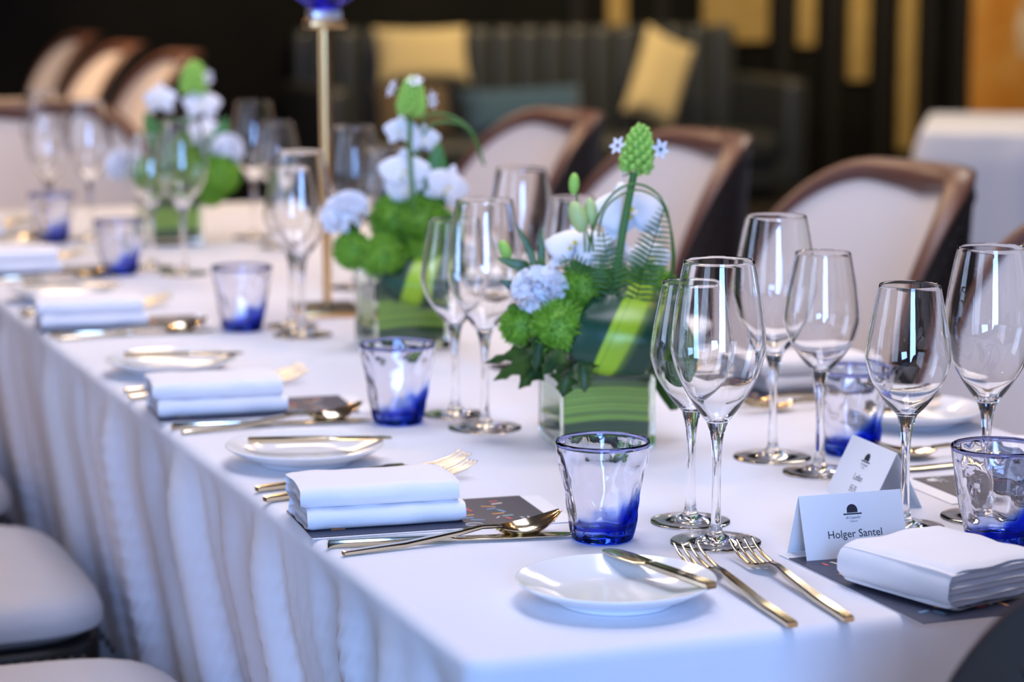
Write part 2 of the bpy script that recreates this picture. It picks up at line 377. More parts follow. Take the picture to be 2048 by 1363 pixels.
def smooth01(x): x = max(0, min(1, x)); return x * x * (3 - 2 * x)
def cloth_mesh(x0, x1, y0, y1, top, bottom, m, step=0.012, amp=0.030, front_amp=0.006, seed=3, r=0.012, lean=-0.10, slant=0.55):
    pts = []; cr = 0.02                                       # perimeter, clockwise from the near-left corner up the left side
    def arc(cx, cy, a0):
        for k in range(5): a = a0 - k / 4 * PI / 2; pts.append((cx + cr * math.cos(a), cy + cr * math.sin(a), math.cos(a), math.sin(a)))
    def seg(ax, ay, bx, by, nx, ny):
        n = max(2, int(math.hypot(bx - ax, by - ay) / step))
        for k in range(1, n): pts.append((ax + (bx - ax) * k / n, ay + (by - ay) * k / n, nx, ny))
    seg(x0, y0 + cr, x0, y1 - cr, -1, 0); arc(x0 + cr, y1 - cr, PI)
    seg(x0 + cr, y1, x1 - cr, y1, 0, 1); arc(x1 - cr, y1 - cr, PI / 2)
    seg(x1, y1 - cr, x1, y0 + cr, 1, 0); arc(x1 - cr, y0 + cr, 0)
    seg(x1 - cr, y0, x0 + cr, y0, 0, -1); arc(x0 + cr, y0 + cr, -PI / 2)
    n = len(pts); s = [0.0]
    for a, b in zip(pts, pts[1:]): s.append(s[-1] + math.hypot(b[0] - a[0], b[1] - a[1]))
    rows = [(-r, 0.0), (-r * .62, r * .08), (-r * .29, r * .29), (-r * .08, r * .62), (0, r)]
    D = top - bottom
    rows += [(None, r + (D - r) * (k / 30) ** 1.15) for k in range(1, 31)]
    V, F = [], []
    rnd = random.Random(seed); ph = [rnd.random() * 6.28 for _ in range(8)]
    for off, dz in rows:
        for i, (x, y, nx, ny) in enumerate(pts):
            if off is None:
                sd = y + slant * dz if nx < -.5 else (y - slant * dz if nx > .5 else x * 1.1 + 5)
                g = noise.noise((sd * 2.1, seed, 0.3)) * .7 + .75
                wv = math.sin(sd * 39 + ph[0] + 1.6 * math.sin(sd * 6 + ph[1])) * .55 + math.sin(sd * 71 + ph[2] + 1.3 * math.sin(sd * 9)) * .28 + math.sin(sd * 17 + ph[3]) * .35 + math.sin(sd * 118 + ph[5] + 2 * math.sin(sd * 11)) * .13
                wv = wv - .25 * abs(math.sin(sd * 28 + ph[4]))
                corner = smooth01(min(abs(x - x0), abs(x - x1)) / .06 + min(abs(y - y0), abs(y - y1)) / .06)
                a = amp if abs(nx) > .7 else front_amp
                o = (wv * a * g) * smooth01(dz / .07) * (0.5 + .8 * dz / D) * corner + lean * dz * (1 if abs(nx) > .7 else .15) * corner
                o = o + .012 * smooth01(dz / .1)
            else: o = off
            V.append((x + nx * o, y + ny * o, top - dz))
    for j in range(len(rows) - 1):
        for i in range(n):
            k = (i + 1) % n; F.append((j * n + i, (j + 1) * n + i, (j + 1) * n + k, j * n + k))
    F.append(tuple(range(n - 1, -1, -1)))
    me = raw_mesh('cloth', V, F, m)
    bm = bmesh.new(); bm.from_mesh(me); bmesh.ops.recalc_face_normals(bm, faces=bm.faces); bm.to_mesh(me); bm.free()
    return me
tag(ob('tablecloth', cloth_mesh(0, TW, 0, TL, TOP, 0.03, CLOTH)), 'long white tablecloth draped in folds over the banquet table', 'tablecloth')

# ------------------------------------------------------------------ dining chairs
CH = {}
def chair_meshes():
    # seat cushion: rounded, slightly domed slab
    def slab(name, hw, y0, y1, z0, z1, m, dome, rr, p=5.0):
        V, F = [], []; seg = 56; cy, hd = (y0 + y1) / 2, (y1 - y0) / 2
        prof = [(0, z0), (1 - rr / hw, z0), (1, z0 + rr * .6)]
        prof += [(1, z1 - rr), (1 - .25 * rr / hw, z1 - rr * .45), (1 - .7 * rr / hw, z1 - rr * .12), (1 - 1.5 * rr / hw, z1), (.6, z1 + dome * .6), (.3, z1 + dome * .9), (0, z1 + dome)]
        rings = []
        for f, z in prof:
            if f == 0: rings.append([len(V)]); V.append((0, cy, z)); continue
            rg = []
            for k in range(seg):
                a = 2 * PI * k / seg; c, s = math.cos(a), math.sin(a)
                q = (abs(c) ** p + abs(s) ** p) ** (-1 / p); yy = cy + s * q * hd * f; rg.append(len(V)); V.append((c * q * hw * f * (1 - .62 * max(0, -yy / .21) ** 2), yy, z))
            rings.append(rg)
        for A, B in zip(rings, rings[1:]):
            for k in range(seg):
                j = (k + 1) % seg
                if len(A) == 1: F.append((A[0], B[j], B[k]))
                elif len(B) == 1: F.append((A[k], A[j], B[0]))
                else: F.append((A[k], A[j], B[j], B[k]))
        return raw_mesh(name, V, F, m, True, 50)
    CH['seat'] = slab('seat', .245, -.195, .25, .468, .525, SEATF, .012, .028)
    CH['skirt'] = slab('seat_skirt', .24, -.19, .245, .375, .470, BLACKW, 0, .01)
    V, F = [], []
    for sgn in (1,):
        for k in range(15):
            for (x, y, n) in ((-.21 + .03 * k, .2445, (0, 1, 0)), (-.2395, .0 + .0145 * k, (-1, 0, 0)), (.2395, .0 + .0145 * k, (1, 0, 0))):
                blob_geo(V, F, (x, y, .455), n, .0055, .007, 6, 4)
    CH['seat_nails'] = raw_mesh('seat_nails', V, F, NAIL)
    V, F = [], []
    tube_geo(V, F, [(0, 0, .38), (0, 0, .17), (0, 0, 0)], [.024, .02, .015], 10); CH['leg'] = raw_mesh('leg', V, F, BLACKW, True, 50)
    # barrel back: an arch bent round the seat
    PHM, ZT, ZE, ZB, RXo, RYo, FLAT, PW = math.radians(88), .95, .557, .41, .278, .211, .313, 1.8
    def ztop(u):
        a = max(0, (abs(u) - FLAT) / (1 - FLAT)); return ZE + (ZT - ZE) * max(0, 1 - a ** PW) ** (1 / PW)
    def thick(u): return .008 + .054 * (1 - min(1, abs(u)) ** .8)
    def surf(u, z, off):
        phi = u * PHM; lean = .071 * (z - .5)
        return Vector(((RXo + off) * math.sin(phi), -(RYo + off) * math.cos(phi) - lean * math.cos(phi), z))
    path = [(-1, ZB + (ZE - ZB) * k / 4) for k in range(4)]
    NU = 72
    for k in range(NU + 1):
        u = math.sin(PI / 2 * (k / NU * 2 - 1)); path.append((u, ztop(u)))
    path += [(1, ZE - (ZE - ZB) * k / 4) for k in range(1, 5)]
    def inset(u, z, b):                                # outline moved inwards by about b metres
        k = 1 - b / (PHM * .26); vert = min(1, (z - ZB) / .15)
        return (u * k, z - b * vert * max(0.25, 1 - abs(u) ** 6))
    def border(u): return .006 + .040 * (1 - abs(u) ** .95)
    def grid(rows, m, name):
        V, F = [], []; n = len(rows[0])
        for r_ in rows: V += r_
        for a, r_ in enumerate(rows[:-1]):
            for k in range(n - 1): F.append((a * n + k, a * n + k + 1, (a + 1) * n + k + 1, (a + 1) * n + k))
        return raw_mesh(name, V, F, m, True, 70)
    rows = []
    for f in (0, .2, .4, .6, .8, .93, 1):
        row = []
        for u, z in path:
            iu, iz = inset(u, z, border(u)); row.append(surf(iu, ZB + (iz - ZB) * f, -.012 * (1 - f ** 6) * (1 - abs(u) ** 4)))
        rows.append(row)
    CH['back_pad'] = grid(rows, CREAM, 'back_pad')
    rows = []
    for f in (0, .2, .4, .6, .8, .93, 1): rows.append([surf(u, ZB + (z - ZB) * f, thick(u)) for u, z in path])
    CH['outer_shell'] = grid(rows, DARKL, 'outer_shell')
    rows = []
    for w_, o_, q in ((1.08, 0, .004), (.95, 0, -.006), (.7, 0, -.010), (.4, 0, -.010), (.15, 0, -.005), (0, .08, 0), (-.06, .35, 0), (-.06, .65, 0), (0, .92, 0), (.06, 1.0, .001), (.14, 1.0, .002)):
        row = []
        for u, z in path:
            iu, iz = inset(u, z, border(u) * w_); row.append(surf(iu, iz, thick(u) * o_ + q))
        rows.append(row)
    CH['rim'] = grid(rows, BROWN, 'rim')
    nails = []; prev = None; acc = 0
    for k in range(801):
        q = k / 800 * (len(path) - 1); i0 = min(int(q), len(path) - 2); t_ = q - i0
        u = path[i0][0] * (1 - t_) + path[i0 + 1][0] * t_; z = path[i0][1] * (1 - t_) + path[i0 + 1][1] * t_
        iu, iz = inset(u, z, .036); p = surf(iu, iz, thick(u) + .0015)
        if prev is not None:
            acc += (p - prev).length
            if acc > .031: acc = 0; nails.append((p, (surf(iu, iz, thick(u) + .02) - p).normalized()))
        prev = p
    V, F = [], []
    for p, n in nails: blob_geo(V, F, p, n, .0075, .008, 8, 4)
    CH['nail_strip'] = raw_mesh('nail_strip', V, F, NAIL)
    V, F = [], []; blob_geo(V, F, (0, 0, 0), (0, 0, 1), .0075, .008, 10, 6); CH['nail'] = raw_mesh('nailhead', V, F, NAIL)
    CH['nails'] = nails
chair_meshes()
def chair(x, y, rot, label, group=None, single_nails=False):
    t = thing('dining_chair', label, 'chair', (x, y, 0), rot, group)
    ob('seat', CH['seat'], t); s = ob('seat_skirt', CH['skirt'], t)
    n = ob('nailhead_row', CH['seat_nails'], s); n['kind'] = 'stuff'
    for lx in (-.19, .19):
        for ly in (-.12, .19): ob('leg', CH['leg'], t, (lx * (.72 if ly < 0 else 1), ly, 0))
    ob('back_pad', CH['back_pad'], t); sh = ob('outer_shell', CH['outer_shell'], t); ob('rim', CH['rim'], t)
    if single_nails:
        for p, nv in CH['nails']:
            ob('nailhead', CH['nail'], sh, p, nv.to_track_quat('Z', 'Y').to_euler())
    else:
        n = ob('nailhead_row', CH['nail_strip'], sh); n['kind'] = 'stuff'
    return t
GR = 'barrel chairs lined up along the table'
chair(.488, -.262, 0, 'dark leather chair with nailheads tucked in at the end with Holger Santel card', None, True)
for i, (y, w_) in enumerate(((0.69, 'grey-cushioned chair under the cloth edge, first from the Holger Santel end'), (1.38, 'grey-cushioned chair under the cloth edge, second from the Holger Santel end'), (2.04, 'grey-cushioned chair under the cloth edge, third from the Holger Santel end'))):
    chair(-.278, y, -PI / 2, w_, 'chairs with grey seats under the cloth edge')
RC = [(1.16, 1.08, 'brown-rimmed chair half hidden behind the tall wine glass and blue tumbler of the head place'),
      (1.16, 1.754, 'cream-backed barrel chair with brown rim in front of the white-clothed side table'),
      (1.16, 2.53, 'cream-backed barrel chair second from the white-clothed side table, behind the flower spike'),
      (1.16, 3.23, 'cream-backed barrel chair below the teal cushion, third from the white-clothed side table')]
for x, y, lb in RC: chair(x, y, PI / 2, lb, GR)
for x, y, lb in ((1.17, 6.76, 'distant barrel chair with warm-lit back, first past the head chair'), (1.17, 7.65, 'distant barrel chair with warm-lit back, middle of three'), (1.26, 8.9, 'distant barrel chair with warm-lit narrow back, last of three')):
    chair(x, y, PI / 2, lb, 'distant chairs in the dark')
chair(.37, 3.83, PI, 'beige-backed chair standing at the far head of the table behind the glasses')

# ------------------------------------------------------------------ glassware
def split_glass(pfx, prof, cuts, names, m, seg=44, warp=None, mats=None):
    out = []
    idx = [0] + cuts + [len(prof) - 1]
    for a, b, n in zip(idx, idx[1:], names):
        out.append((n, revolve(pfx + n, prof[a:b + 1], (mats or {}).get(n, m), seg, 50, warp)))
    return out
def wine_profile(H, fr, bowl, zb):
    foot = crom([(0, 0), (fr * .5, 0.0012), (fr * .97, 0), (fr, .0009), (fr * .97, .0019), (fr * .6, .0034), (fr * .28, .0062), (.0062, .0118), (.0047, .022)], 3)
    stem = crom([(.0047, .022), (.0040, .045), (.0039, zb - .045), (.0044, zb - .028), (.0062, zb - .012), (bowl[0][0], bowl[0][1])], 4)
    ou = crom(bowl, 5); th = .0009
    inner = [(max(r - (th if z > bowl[1][1] + .004 else th + (bowl[1][1] + .004 - z) * .12), 0.0), z + (0 if z > bowl[2][1] else (bowl[2][1] - z) * .06)) for r, z in ou]
    inner = [q for q in reversed(inner) if q[0] > .006]
    inner += [(.003, inner[-1][1] - .0012), (0, inner[-1][1] - .0016)]
    foot = [tuple(p) for p in foot]; stem = [tuple(p) for p in stem]; ou = [tuple(p) for p in ou]
    lip = [(ou[-1][0] - .0004, ou[-1][1] + .0004)]
    P = foot + stem[1:] + ou[1:] + lip + inner
    return P, [len(foot) - 1, len(foot) + len(stem) - 2]
RB = [(.0100, .112), (.0215, .1275), (.0345, .1500), (.0425, .1740), (.0432, .1860), (.0405, .2130), (.0355, .2420), (.0318, .2590)]
WB = [(.0095, .107), (.0205, .1190), (.0325, .1370), (.0390, .1560), (.0395, .1660), (.0368, .1870), (.0318, .2120), (.0283, .2290)]
pr, cr_ = wine_profile(.259, .0410, RB, .112); REDM = split_glass('red_', pr, cr_, ('foot', 'stem', 'bowl'), GLASS)
pw, cw_ = wine_profile(.229, .0372, WB, .107); WHM = split_glass('white_', pw, cw_, ('foot', 'stem', 'bowl'), GLASS)
def wine(kind, x, y, label, group='crystal wine glasses'):
    t = thing('wine_glass', label, 'wine glass', (x, y, TOP + .0005), random.random() * 6, group)
    for n, me in (REDM if kind == 'red' else WHM): ob(n, me, t)
random.seed(5)
def tum_warp(q, a):
    n = noise.noise((q.x * 70, q.y * 70, q.z * 34)) * .0022 + noise.noise((q.x * 120 + 9, q.y * 120, q.z * 80)) * .0009
    s = 1 + (n / max(.02, math.hypot(q.x, q.y))) * (1 if .004 < q.z < .088 else .25); return Vector((q.x * s, q.y * s, q.z))
tp = [(0, .0035), (.015, .0022), (.022, .0004), (.0262, .0004), (.0282, .0022), (.0290, .0065)]
tp2 = [(.0290 + (.0432 - .0290) * k / 22, .0065 + (.0885 - .0065) * k / 22) for k in range(23)]
rimp = [(.0432, .0885), (.0437, .0900), (.0436, .0915), (.0427, .0926), (.0415, .0926), (.0405, .0915), (.0402, .0896), (.0401, .0880)]
inw = [(.0401 - (.0401 - .0265) * k / 22, .0880 - (.0880 - .0155) * k / 22) for k in range(23)] + [(.0235, .0128), (.018, .0115), (.009, .0108), (0, .0106)]
PT = tp + tp2[1:] + rimp[1:] + inw[1:]
TUMP = [('base', revolve('base', PT[:6], TUMBLER, 56, 50, tum_warp)), ('wall', revolve('wall', PT[5:28], TUMBLER, 56, None, tum_warp)),
        ('rim', revolve('rim', PT[27:35], RIMGLASS, 56, None, tum_warp)), ('lining', revolve('lining', PT[34:], TUMBLER, 56, None, tum_warp))]
def tumbler(x, y, label, rot=-.4):
    t = thing('water_tumbler', label, 'tumbler', (x, y, TOP + .0003), rot, 'blue-based water tumblers')
    w_ = None
    for n, me in TUMP:
        if n == 'lining': ob('inner_surface', me, w_)
        else:
            o = ob(n, me, t); w_ = o if n == 'wall' else w_

A = 'opposite the chair backs'; B = 'before the chair backs'
ORD = ('first', 'second', 'third', 'fourth', 'fifth')
tum_xy = {('L', 0): (.252, .338), ('L', 1): (.259, .955), ('L', 2): (.276, 1.714), ('L', 3): (.246, 2.40), ('L', 4): (.228, 2.91),
          ('R', 0): (.659, .615), ('R', 1): (.655, 1.33), ('R', 2): (.66, 2.15)}
red_xy = {('L', 0): (.343, .288), ('L', 1): (.340, .888), ('L', 2): (.343, 1.638), ('L', 3): (.348, 2.37), ('L', 4): (.305, 2.93),
          ('R', 0): (.568, .620), ('R', 1): (.532, 1.271), ('R', 2): (.564, 2.095), ('R', 3): (.60, 2.848)}
wh_xy = {('L', 0): (.357, .373), ('L', 1): (.336, .976), ('L', 2): (.352, 1.722), ('L', 3): (.316, 2.465), ('L', 4): (.245, 3.02),
         ('R', 0): (.578, .533), ('R', 1): (.562, 1.171), ('R', 2): (.585, 2.00), ('R', 3): (.60, 2.68)}
def side(k): return (A if k[0] == 'L' else B)
for k, v in tum_xy.items(): tumbler(*v, 'blue-based water tumbler at %s place from the name cards, %s' % (ORD[k[1]], side(k)), -.4 + (.25 * k[1] if k[0] == 'L' else -.5))
for k, v in red_xy.items(): wine('red', *v, 'tall wine glass at %s place from the name cards, %s' % (ORD[k[1]], side(k)))
for k, v in wh_xy.items(): wine('white', *v, 'shorter wine glass at %s place from the name cards, %s' % (ORD[k[1]], side(k)))
tumbler(.577, .188, 'blue-streaked water tumbler behind the napkin beside the Holger Santel card', -.9)
wine('white', .534, .280, 'shorter wine glass standing right behind the Holger Santel name card')
wine('red', .6265, .290, 'tall wine glass behind the blue tumbler at the Holger Santel place')
wine('red', .288, 3.30, 'tall wine glass at the far end of the table before the beige chair')

# ------------------------------------------------------------------ cutlery (local: handle end at origin, tip towards +x)
def loft(name, secs, m, sharp=35):
    # secs: list of (x, z, halfwidth, halfthick); a super-rounded bar
    V, F = [], []; ring = []
    cs = [(1, .55), (.8, 1), (-.8, 1), (-1, .55), (-1, -.55), (-.8, -1), (.8, -1), (1, -.55)]
    for x, z, hw, ht in secs:
        ring.append([len(V) + k for k in range(8)])
        for a, b in cs: V.append((x, a * hw, z + b * ht))
    for A_, B_ in zip(ring, ring[1:]):
        for k in range(8): j = (k + 1) % 8; F.append((A_[k], A_[j], B_[j], B_[k]))
    F.append(tuple(ring[0][::-1])); F.append(tuple(ring[-1]))
    return raw_mesh(name, V, F, m, True, sharp)
FORK_H = loft('handle', [(0, .0036, .0040, .0020), (.002, .0037, .0044, .0024), (.06, .0048, .0042, .0027), (.115, .0085, .0036, .0025), (.135, .0105, .0026, .0021), (.150, .0100, .0024, .0018)], GOLD)
def fork_head():
    V, F, UV = [], [], []
    xs = [.147, .152, .158, .166, .174]; hw = [.0030, .0060, .0098, .0118, .0120]; zs = [.0100, .0088, .0066, .0048, .0045]
    nx = 8; n = len(xs)
    for lay in (0, 1):
        for x, h, z in zip(xs, hw, zs):
            for k in range(nx + 1):
                u = k / nx * 2 - 1; V.append((x, u * h, z + .0012 * u * u - lay * .0019))
    W = nx + 1; L = n * W
    for i in range(n - 1):
        for k in range(nx):
            a = i * W + k; F.append((a, a + W, a + W + 1, a + 1)); F.append((L + a, L + a + 1, L + a + W + 1, L + a + W))
        a = i * W; F.append((a, L + a, L + a + W, a + W)); a += nx; F.append((a, a + W, L + a + W, L + a))
    for k in range(nx): F.append((k, k + 1, L + k + 1, L + k)); a = (n - 1) * W + k; F.append((a, L + a, L + a + 1, a + 1))
    return raw_mesh('head', V, F, GOLD, True, 50)
FORK_D = fork_head()
TINE = loft('tine', [(.172, .0046, .0018, .0009), (.190, .0062, .0017, .0009), (.205, .0098, .0015, .0008), (.2175, .0152, .0007, .0005)], GOLD, 50)
SPOON_H = loft('handle', [(0, .0030, .0036, .0018), (.002, .0031, .0040, .0021), (.06, .0045, .0038, .0024), (.115, .0098, .0034, .0023), (.138, .0128, .0025, .0020), (.158, .0112, .0024, .0017)], GOLD)
def spoon_bowl():
    V, F = [], []; n, W = 14, 11
    for lay in (0, 1):
        for i in range(n + 1):
            t = i / n; x = .154 + .066 * t; hw = .0205 * max(.10, math.sin(PI * (.04 + .93 * t) ** .82)) ** .75
            rimz = .0108 - .0035 * math.sin(PI * t) + .010 * t * t
            dep = .0085 * math.sin(PI * min(1, .06 + .9 * t)) ** .8
            for k in range(W):
                u = k / (W - 1) * 2 - 1; V.append((x, u * hw, rimz - dep * (1 - u * u) ** 1 - lay * .0012))
    L = (n + 1) * W
    for i in range(n):
        for k in range(W - 1):
            a = i * W + k; F.append((a, a + W, a + W + 1, a + 1)); F.append((L + a, L + a + 1, L + a + W + 1, L + a + W))
        a = i * W; F.append((a, L + a, L + a + W, a + W)); a += W - 1; F.append((a, a + W, L + a + W, L + a))
    for k in range(W - 1): F.append((k, k + 1, L + k + 1, L + k)); a = n * W + k; F.append((a, L + a, L + a + 1, a + 1))
    return raw_mesh('bowl', V, F, GOLD, True, 60)
SPOON_B = spoon_bowl()
KN_H = loft('handle', [(0, .0040, .0036, .0036), (.0015, .0042, .0042, .0041), (.06, .0042, .0043, .0041), (.108, .0042, .0046, .0038), (.113, .0042, .0046, .0034)], GOLD)
KN_B = loft('blade', [(.112, .0040, .0042, .0022), (.120, .0036, .0068, .0012), (.16, .0034, .0085, .0009), (.205, .0033, .0088, .0008), (.222, .0033, .0062, .0006), (.229, .0033, .0018, .0004)], GOLD)
BK_H = loft('handle', [(0, .0032, .0050, .0024), (.0015, .0034, .0056, .0028), (.05, .0034, .0054, .0028), (.084, .0034, .0050, .0025)], GOLD)
BK_B = loft('blade', [(.083, .0034, .0048, .0022), (.092, .0032, .0062, .0013), (.097, .0032, .0098, .0010), (.125, .0032, .0108, .0009), (.142, .0032, .0095, .0008), (.150, .0032, .0058, .0006), (.1525, .0032, .002, .0004)], GOLD)
def orient(o, p0, p1, z):
    d = Vector((p1[0] - p0[0], p1[1] - p0[1])); o.location = (p0[0], p0[1], z); o.rotation_euler = (0, 0, math.atan2(d.y, d.x))
def fork(p0, p1, label, z=TOP):
    t = thing('dinner_fork', label, 'fork', group='gold cutlery'); orient(t, p0, p1, z); t.scale = (1.1, 1.1, 1.1)
    ob('handle', FORK_H, t); h = ob('head', FORK_D, t)
    for k in range(4): ob('tine', TINE, h, (0, (k - 1.5) * .0066, .0008 if k in (0, 3) else .0001))
def spoon(p0, p1, label, z=TOP):
    t = thing('soup_spoon', label, 'spoon', group='gold cutlery'); orient(t, p0, p1, z); ob('handle', SPOON_H, t); ob('bowl', SPOON_B, t)
    return t
def knife(p0, p1, label, z=TOP):
    t = thing('dinner_knife', label, 'knife', group='gold cutlery'); orient(t, p0, p1, z); ob('handle', KN_H, t); ob('blade', KN_B, t)
def butter(p0, p1, label, z, tilt=0.0):
    t = thing('butter_knife', label, 'knife', group='gold cutlery'); orient(t, p0, p1, z); t.rotation_euler[1] = tilt
    ob('handle', BK_H, t); ob('blade', BK_B, t)

# ------------------------------------------------------------------ plates
pl = crom([(0, .0042), (.030, .0030), (.041, .0008), (.045, 0), (.049, .0008), (.052, .0045), (.068, .0105), (.0800, .0170), (.0832, .0192), (.0835, .0202), (.0826, .0208), (.0800, .0200), (.066, .0150), (.050, .0092), (.036, .0078), (.020, .0074), (0, .0073)], 3)
PLATE = revolve('side_plate', [(max(0, p[0]), p[1]) for p in pl[:-1]] + [(0, .0073)], PORCELAIN, 64)
def plate(x, y, label):
    o = ob('side_plate', PLATE, None, (x, y, TOP + .0003)); tag(o, label, 'plate', 'white side plates')

# ------------------------------------------------------------------ napkins (local: long axis x, rounded folds towards -y)
def roll_mesh(name, w_, d, h, z0, seed, m, wrap=True):
    V, F = [], []; rnd = random.Random(seed); NX = 26
    sec = []                                               # closed section in (y, z): full round in front, squarer behind
    r = h / 2
    for k in range(9): a = -PI / 2 - PI * k / 8; sec.append((-d / 2 + r + r * math.cos(a), r + r * math.sin(a)))
    for k in range(1, 12): sec.append((-d / 2 + r + (d - 2 * r) * k / 12, h))
    for k in range(7): a = PI / 2 - PI * k / 6; sec.append((d / 2 - r * .6 + r * .6 * math.cos(a), r + r * math.sin(a)))
    for k in range(1, 8): sec.append((d / 2 - r * .6 - (d - 2 * r) * k / 8, 0))
    n = len(sec)
    for i in range(NX + 1):
        u = i / NX * 2 - 1
        e = 1 - max(0, (abs(u) - .94) / .06) ** 2 * .16
        for k, (y, z) in enumerate(sec):
            q = (z - r) * e + r; bl = 1 + .02 * math.sin(u * 2.4 + seed)
            wob = noise.noise((u * 2.5 + seed * 7, y * 26, z * 40)) * .0016
            sk = .0045 * noise.noise((y * 30 + seed, z * 60, 5.1)) * (1 if abs(u) > .9 else abs(u))
            V.append((u * w_ / 2 + sk, (y + wob) * bl, z0 + max(0.0, q + wob * (1 if z > .002 else 0))))
    for i in range(NX):
        for k in range(n): j = (k + 1) % n; F.append((i * n + k, i * n + j, (i + 1) * n + j, (i + 1) * n + k))
    me = raw_mesh(name, V, F, m)
    return me
def layer_mesh(name, w_, d, h, z0, seed, m, plies=4):
    # the folded plies seen at the ends: stacked soft plies tucked inside the wrap
    V, F = [], []
    for j in range(plies):
        hh = h / plies; n0 = len(V); N = 22; S = 10
        for i in range(N + 1):
            u = i / N * 2 - 1; y = u * (d / 2 - .004)
            for s in range(S):
                a = 2 * PI * s / S
                zc = z0 + hh * (j + .5) + noise.noise((u * 2, j * 3.1, seed)) * .0012
                ext = .002 * noise.noise((u * 3, j * 7.7, seed + 2)) + (.0015 if j % 2 else -.001)
                cx = (w_ / 2 - .004 + ext); e = math.sqrt(max(0, 1 - u ** 6))
                sx = math.copysign(abs(math.cos(a)) ** .35, math.cos(a))
                V.append((sx * cx, y, zc + math.sin(a) * hh * .54 * (.55 + .45 * e)))
        for i in range(N):
            for s in range(S): t = (s + 1) % S; F.append((n0 + i * S + s, n0 + i * S + t, n0 + (i + 1) * S + t, n0 + (i + 1) * S + s))
        F.append(tuple(n0 + s for s in reversed(range(S)))); F.append(tuple(n0 + N * S + s for s in range(S)))
    return raw_mesh(name, V, F, m, True, 60)
NAPW, NAPD, NAPH = .152, .088, .0205
NAPM = []
for s in range(2):
    NAPM.append((roll_mesh('fold', NAPW, NAPD, NAPH - .0004, 0, 1 + s, NAPKIN), layer_mesh('plies', NAPW + .004, NAPD, NAPH - .004, .002, 4 + s, NAPKIN)))
def napkin(x, y, rot, label, sc_=(1, 1, 1), z=TOP + .0022):
    t = thing('napkin', label, 'napkin', (x, y, z), rot, 'folded white napkins'); t.scale = sc_
    a = ob('lower_fold', NAPM[0][0], t); ob('plies', NAPM[0][1], a)
    b = ob('upper_fold', NAPM[1][0], t, (-.003, .004, NAPH - .0006), (0, 0, -.03)); ob('plies', NAPM[1][1], b)

# ------------------------------------------------------------------ menu cards (local: x along the card, reading side up)
MW, MD = .234, .118
MENU_C = boxmesh('cover', (-MW / 2, MW / 2, -MD / 2, MD / 2, .0007, .0015), NAVY)
MENU_S = boxmesh('inner_sheet', (-MW / 2, MW / 2 + .020, -MD / 2 - .003, MD / 2, .0001, .0007), PAPER)
STROKES = {n: mat('print_' + n, c, .5) for n, c in dict(orange=(.75, .33, .10), red=(.65, .12, .12), blue=(.18, .36, .55), teal=(.25, .5, .5), cream=(.75, .65, .5), white=(.8, .8, .8)).items()}
PRINT = []
def pr(x, y, l, w_, a, c):
    bm = bmesh.new(); box(bm, -l / 2, l / 2, -w_ / 2, w_ / 2, 0, .0003)
    PRINT.append(('printed_stroke', mesh_of(bm, 'stroke', STROKES[c], smooth=False), (x, y, .0015), a))
rnd = random.Random(12); cols = ['orange', 'red', 'blue', 'teal', 'cream', 'blue', 'red', 'orange']
for row, x0 in ((0, .048), (1, .080), (2, -.085)):
    for k in range(8):
        pr(x0 + rnd.uniform(-.008, .008), .040 - .0105 * k, rnd.uniform(.008, .014), .0030, rnd.choice((0.1, .3, 1.3, -.4, 1.9)), cols[(k * 3 + row) % 8])
pr(.070, -.028, .007, .0012, .9, 'white')
def dome_mesh(name, r, m, ext=.0003, n=14, leg=.45):
    bm = bmesh.new(); pts = [(-r, 0), (r, 0)] + [(r * math.cos(PI * k / n), r * leg + r * math.sin(PI * k / n)) for k in range(n + 1)]
    vs = [bm.verts.new((x, y, ext)) for x, y in pts]; bm.faces.new(vs)
    vb = [bm.verts.new((x, y, 0)) for x, y in pts]; bm.faces.new(vb[::-1])
    for i in range(len(pts)): j = (i + 1) % len(pts); bm.faces.new((vs[i], vs[j], vb[j], vb[i]))
    return mesh_of(bm, name, m, smooth=False)
WHITEINK = STROKES['white']
M_DOME = dome_mesh('logo_dome', .006, WHITEINK); M_BRIM = boxmesh('logo_brim', (-.0105, .0105, -.0028, -.0012, 0, .0003), WHITEINK)
M_TXT = text_mesh('Al Cappello', .0052, WHITEINK, 'logo_text', shear=.2, ext=.0001)
RING = []
V, F = [], []; tube_geo(V, F, [(.008 * math.cos(2 * PI * k / 24), .005 * math.sin(2 * PI * k / 24), 0) for k in range(24)], .0004, 4, False); M_RING = raw_mesh('printed_ring', V, F, WHITEINK)
def menu(x, y, rot, label, prints=True):
    t = thing('menu_card', label, 'menu', (x, y, TOP + .0004), rot, 'navy menu cards')
    c = ob('cover', MENU_C, t); ob('inner_sheet', MENU_S, t)
    if prints:
        for n, me, loc, a in PRINT: ob(n, me, c, loc, (0, 0, a))
        ob('logo_dome', M_DOME, c, (.100, -.043, .0015), (0, 0, -PI / 2)); ob('logo_brim', M_BRIM, c, (.100, -.043, .0015), (0, 0, -PI / 2))
        ob('logo_text', M_TXT, c, (.092, -.043, .0016), (0, 0, -PI / 2)); ob('printed_ring', M_RING, c, (.040, -.050, .0016))

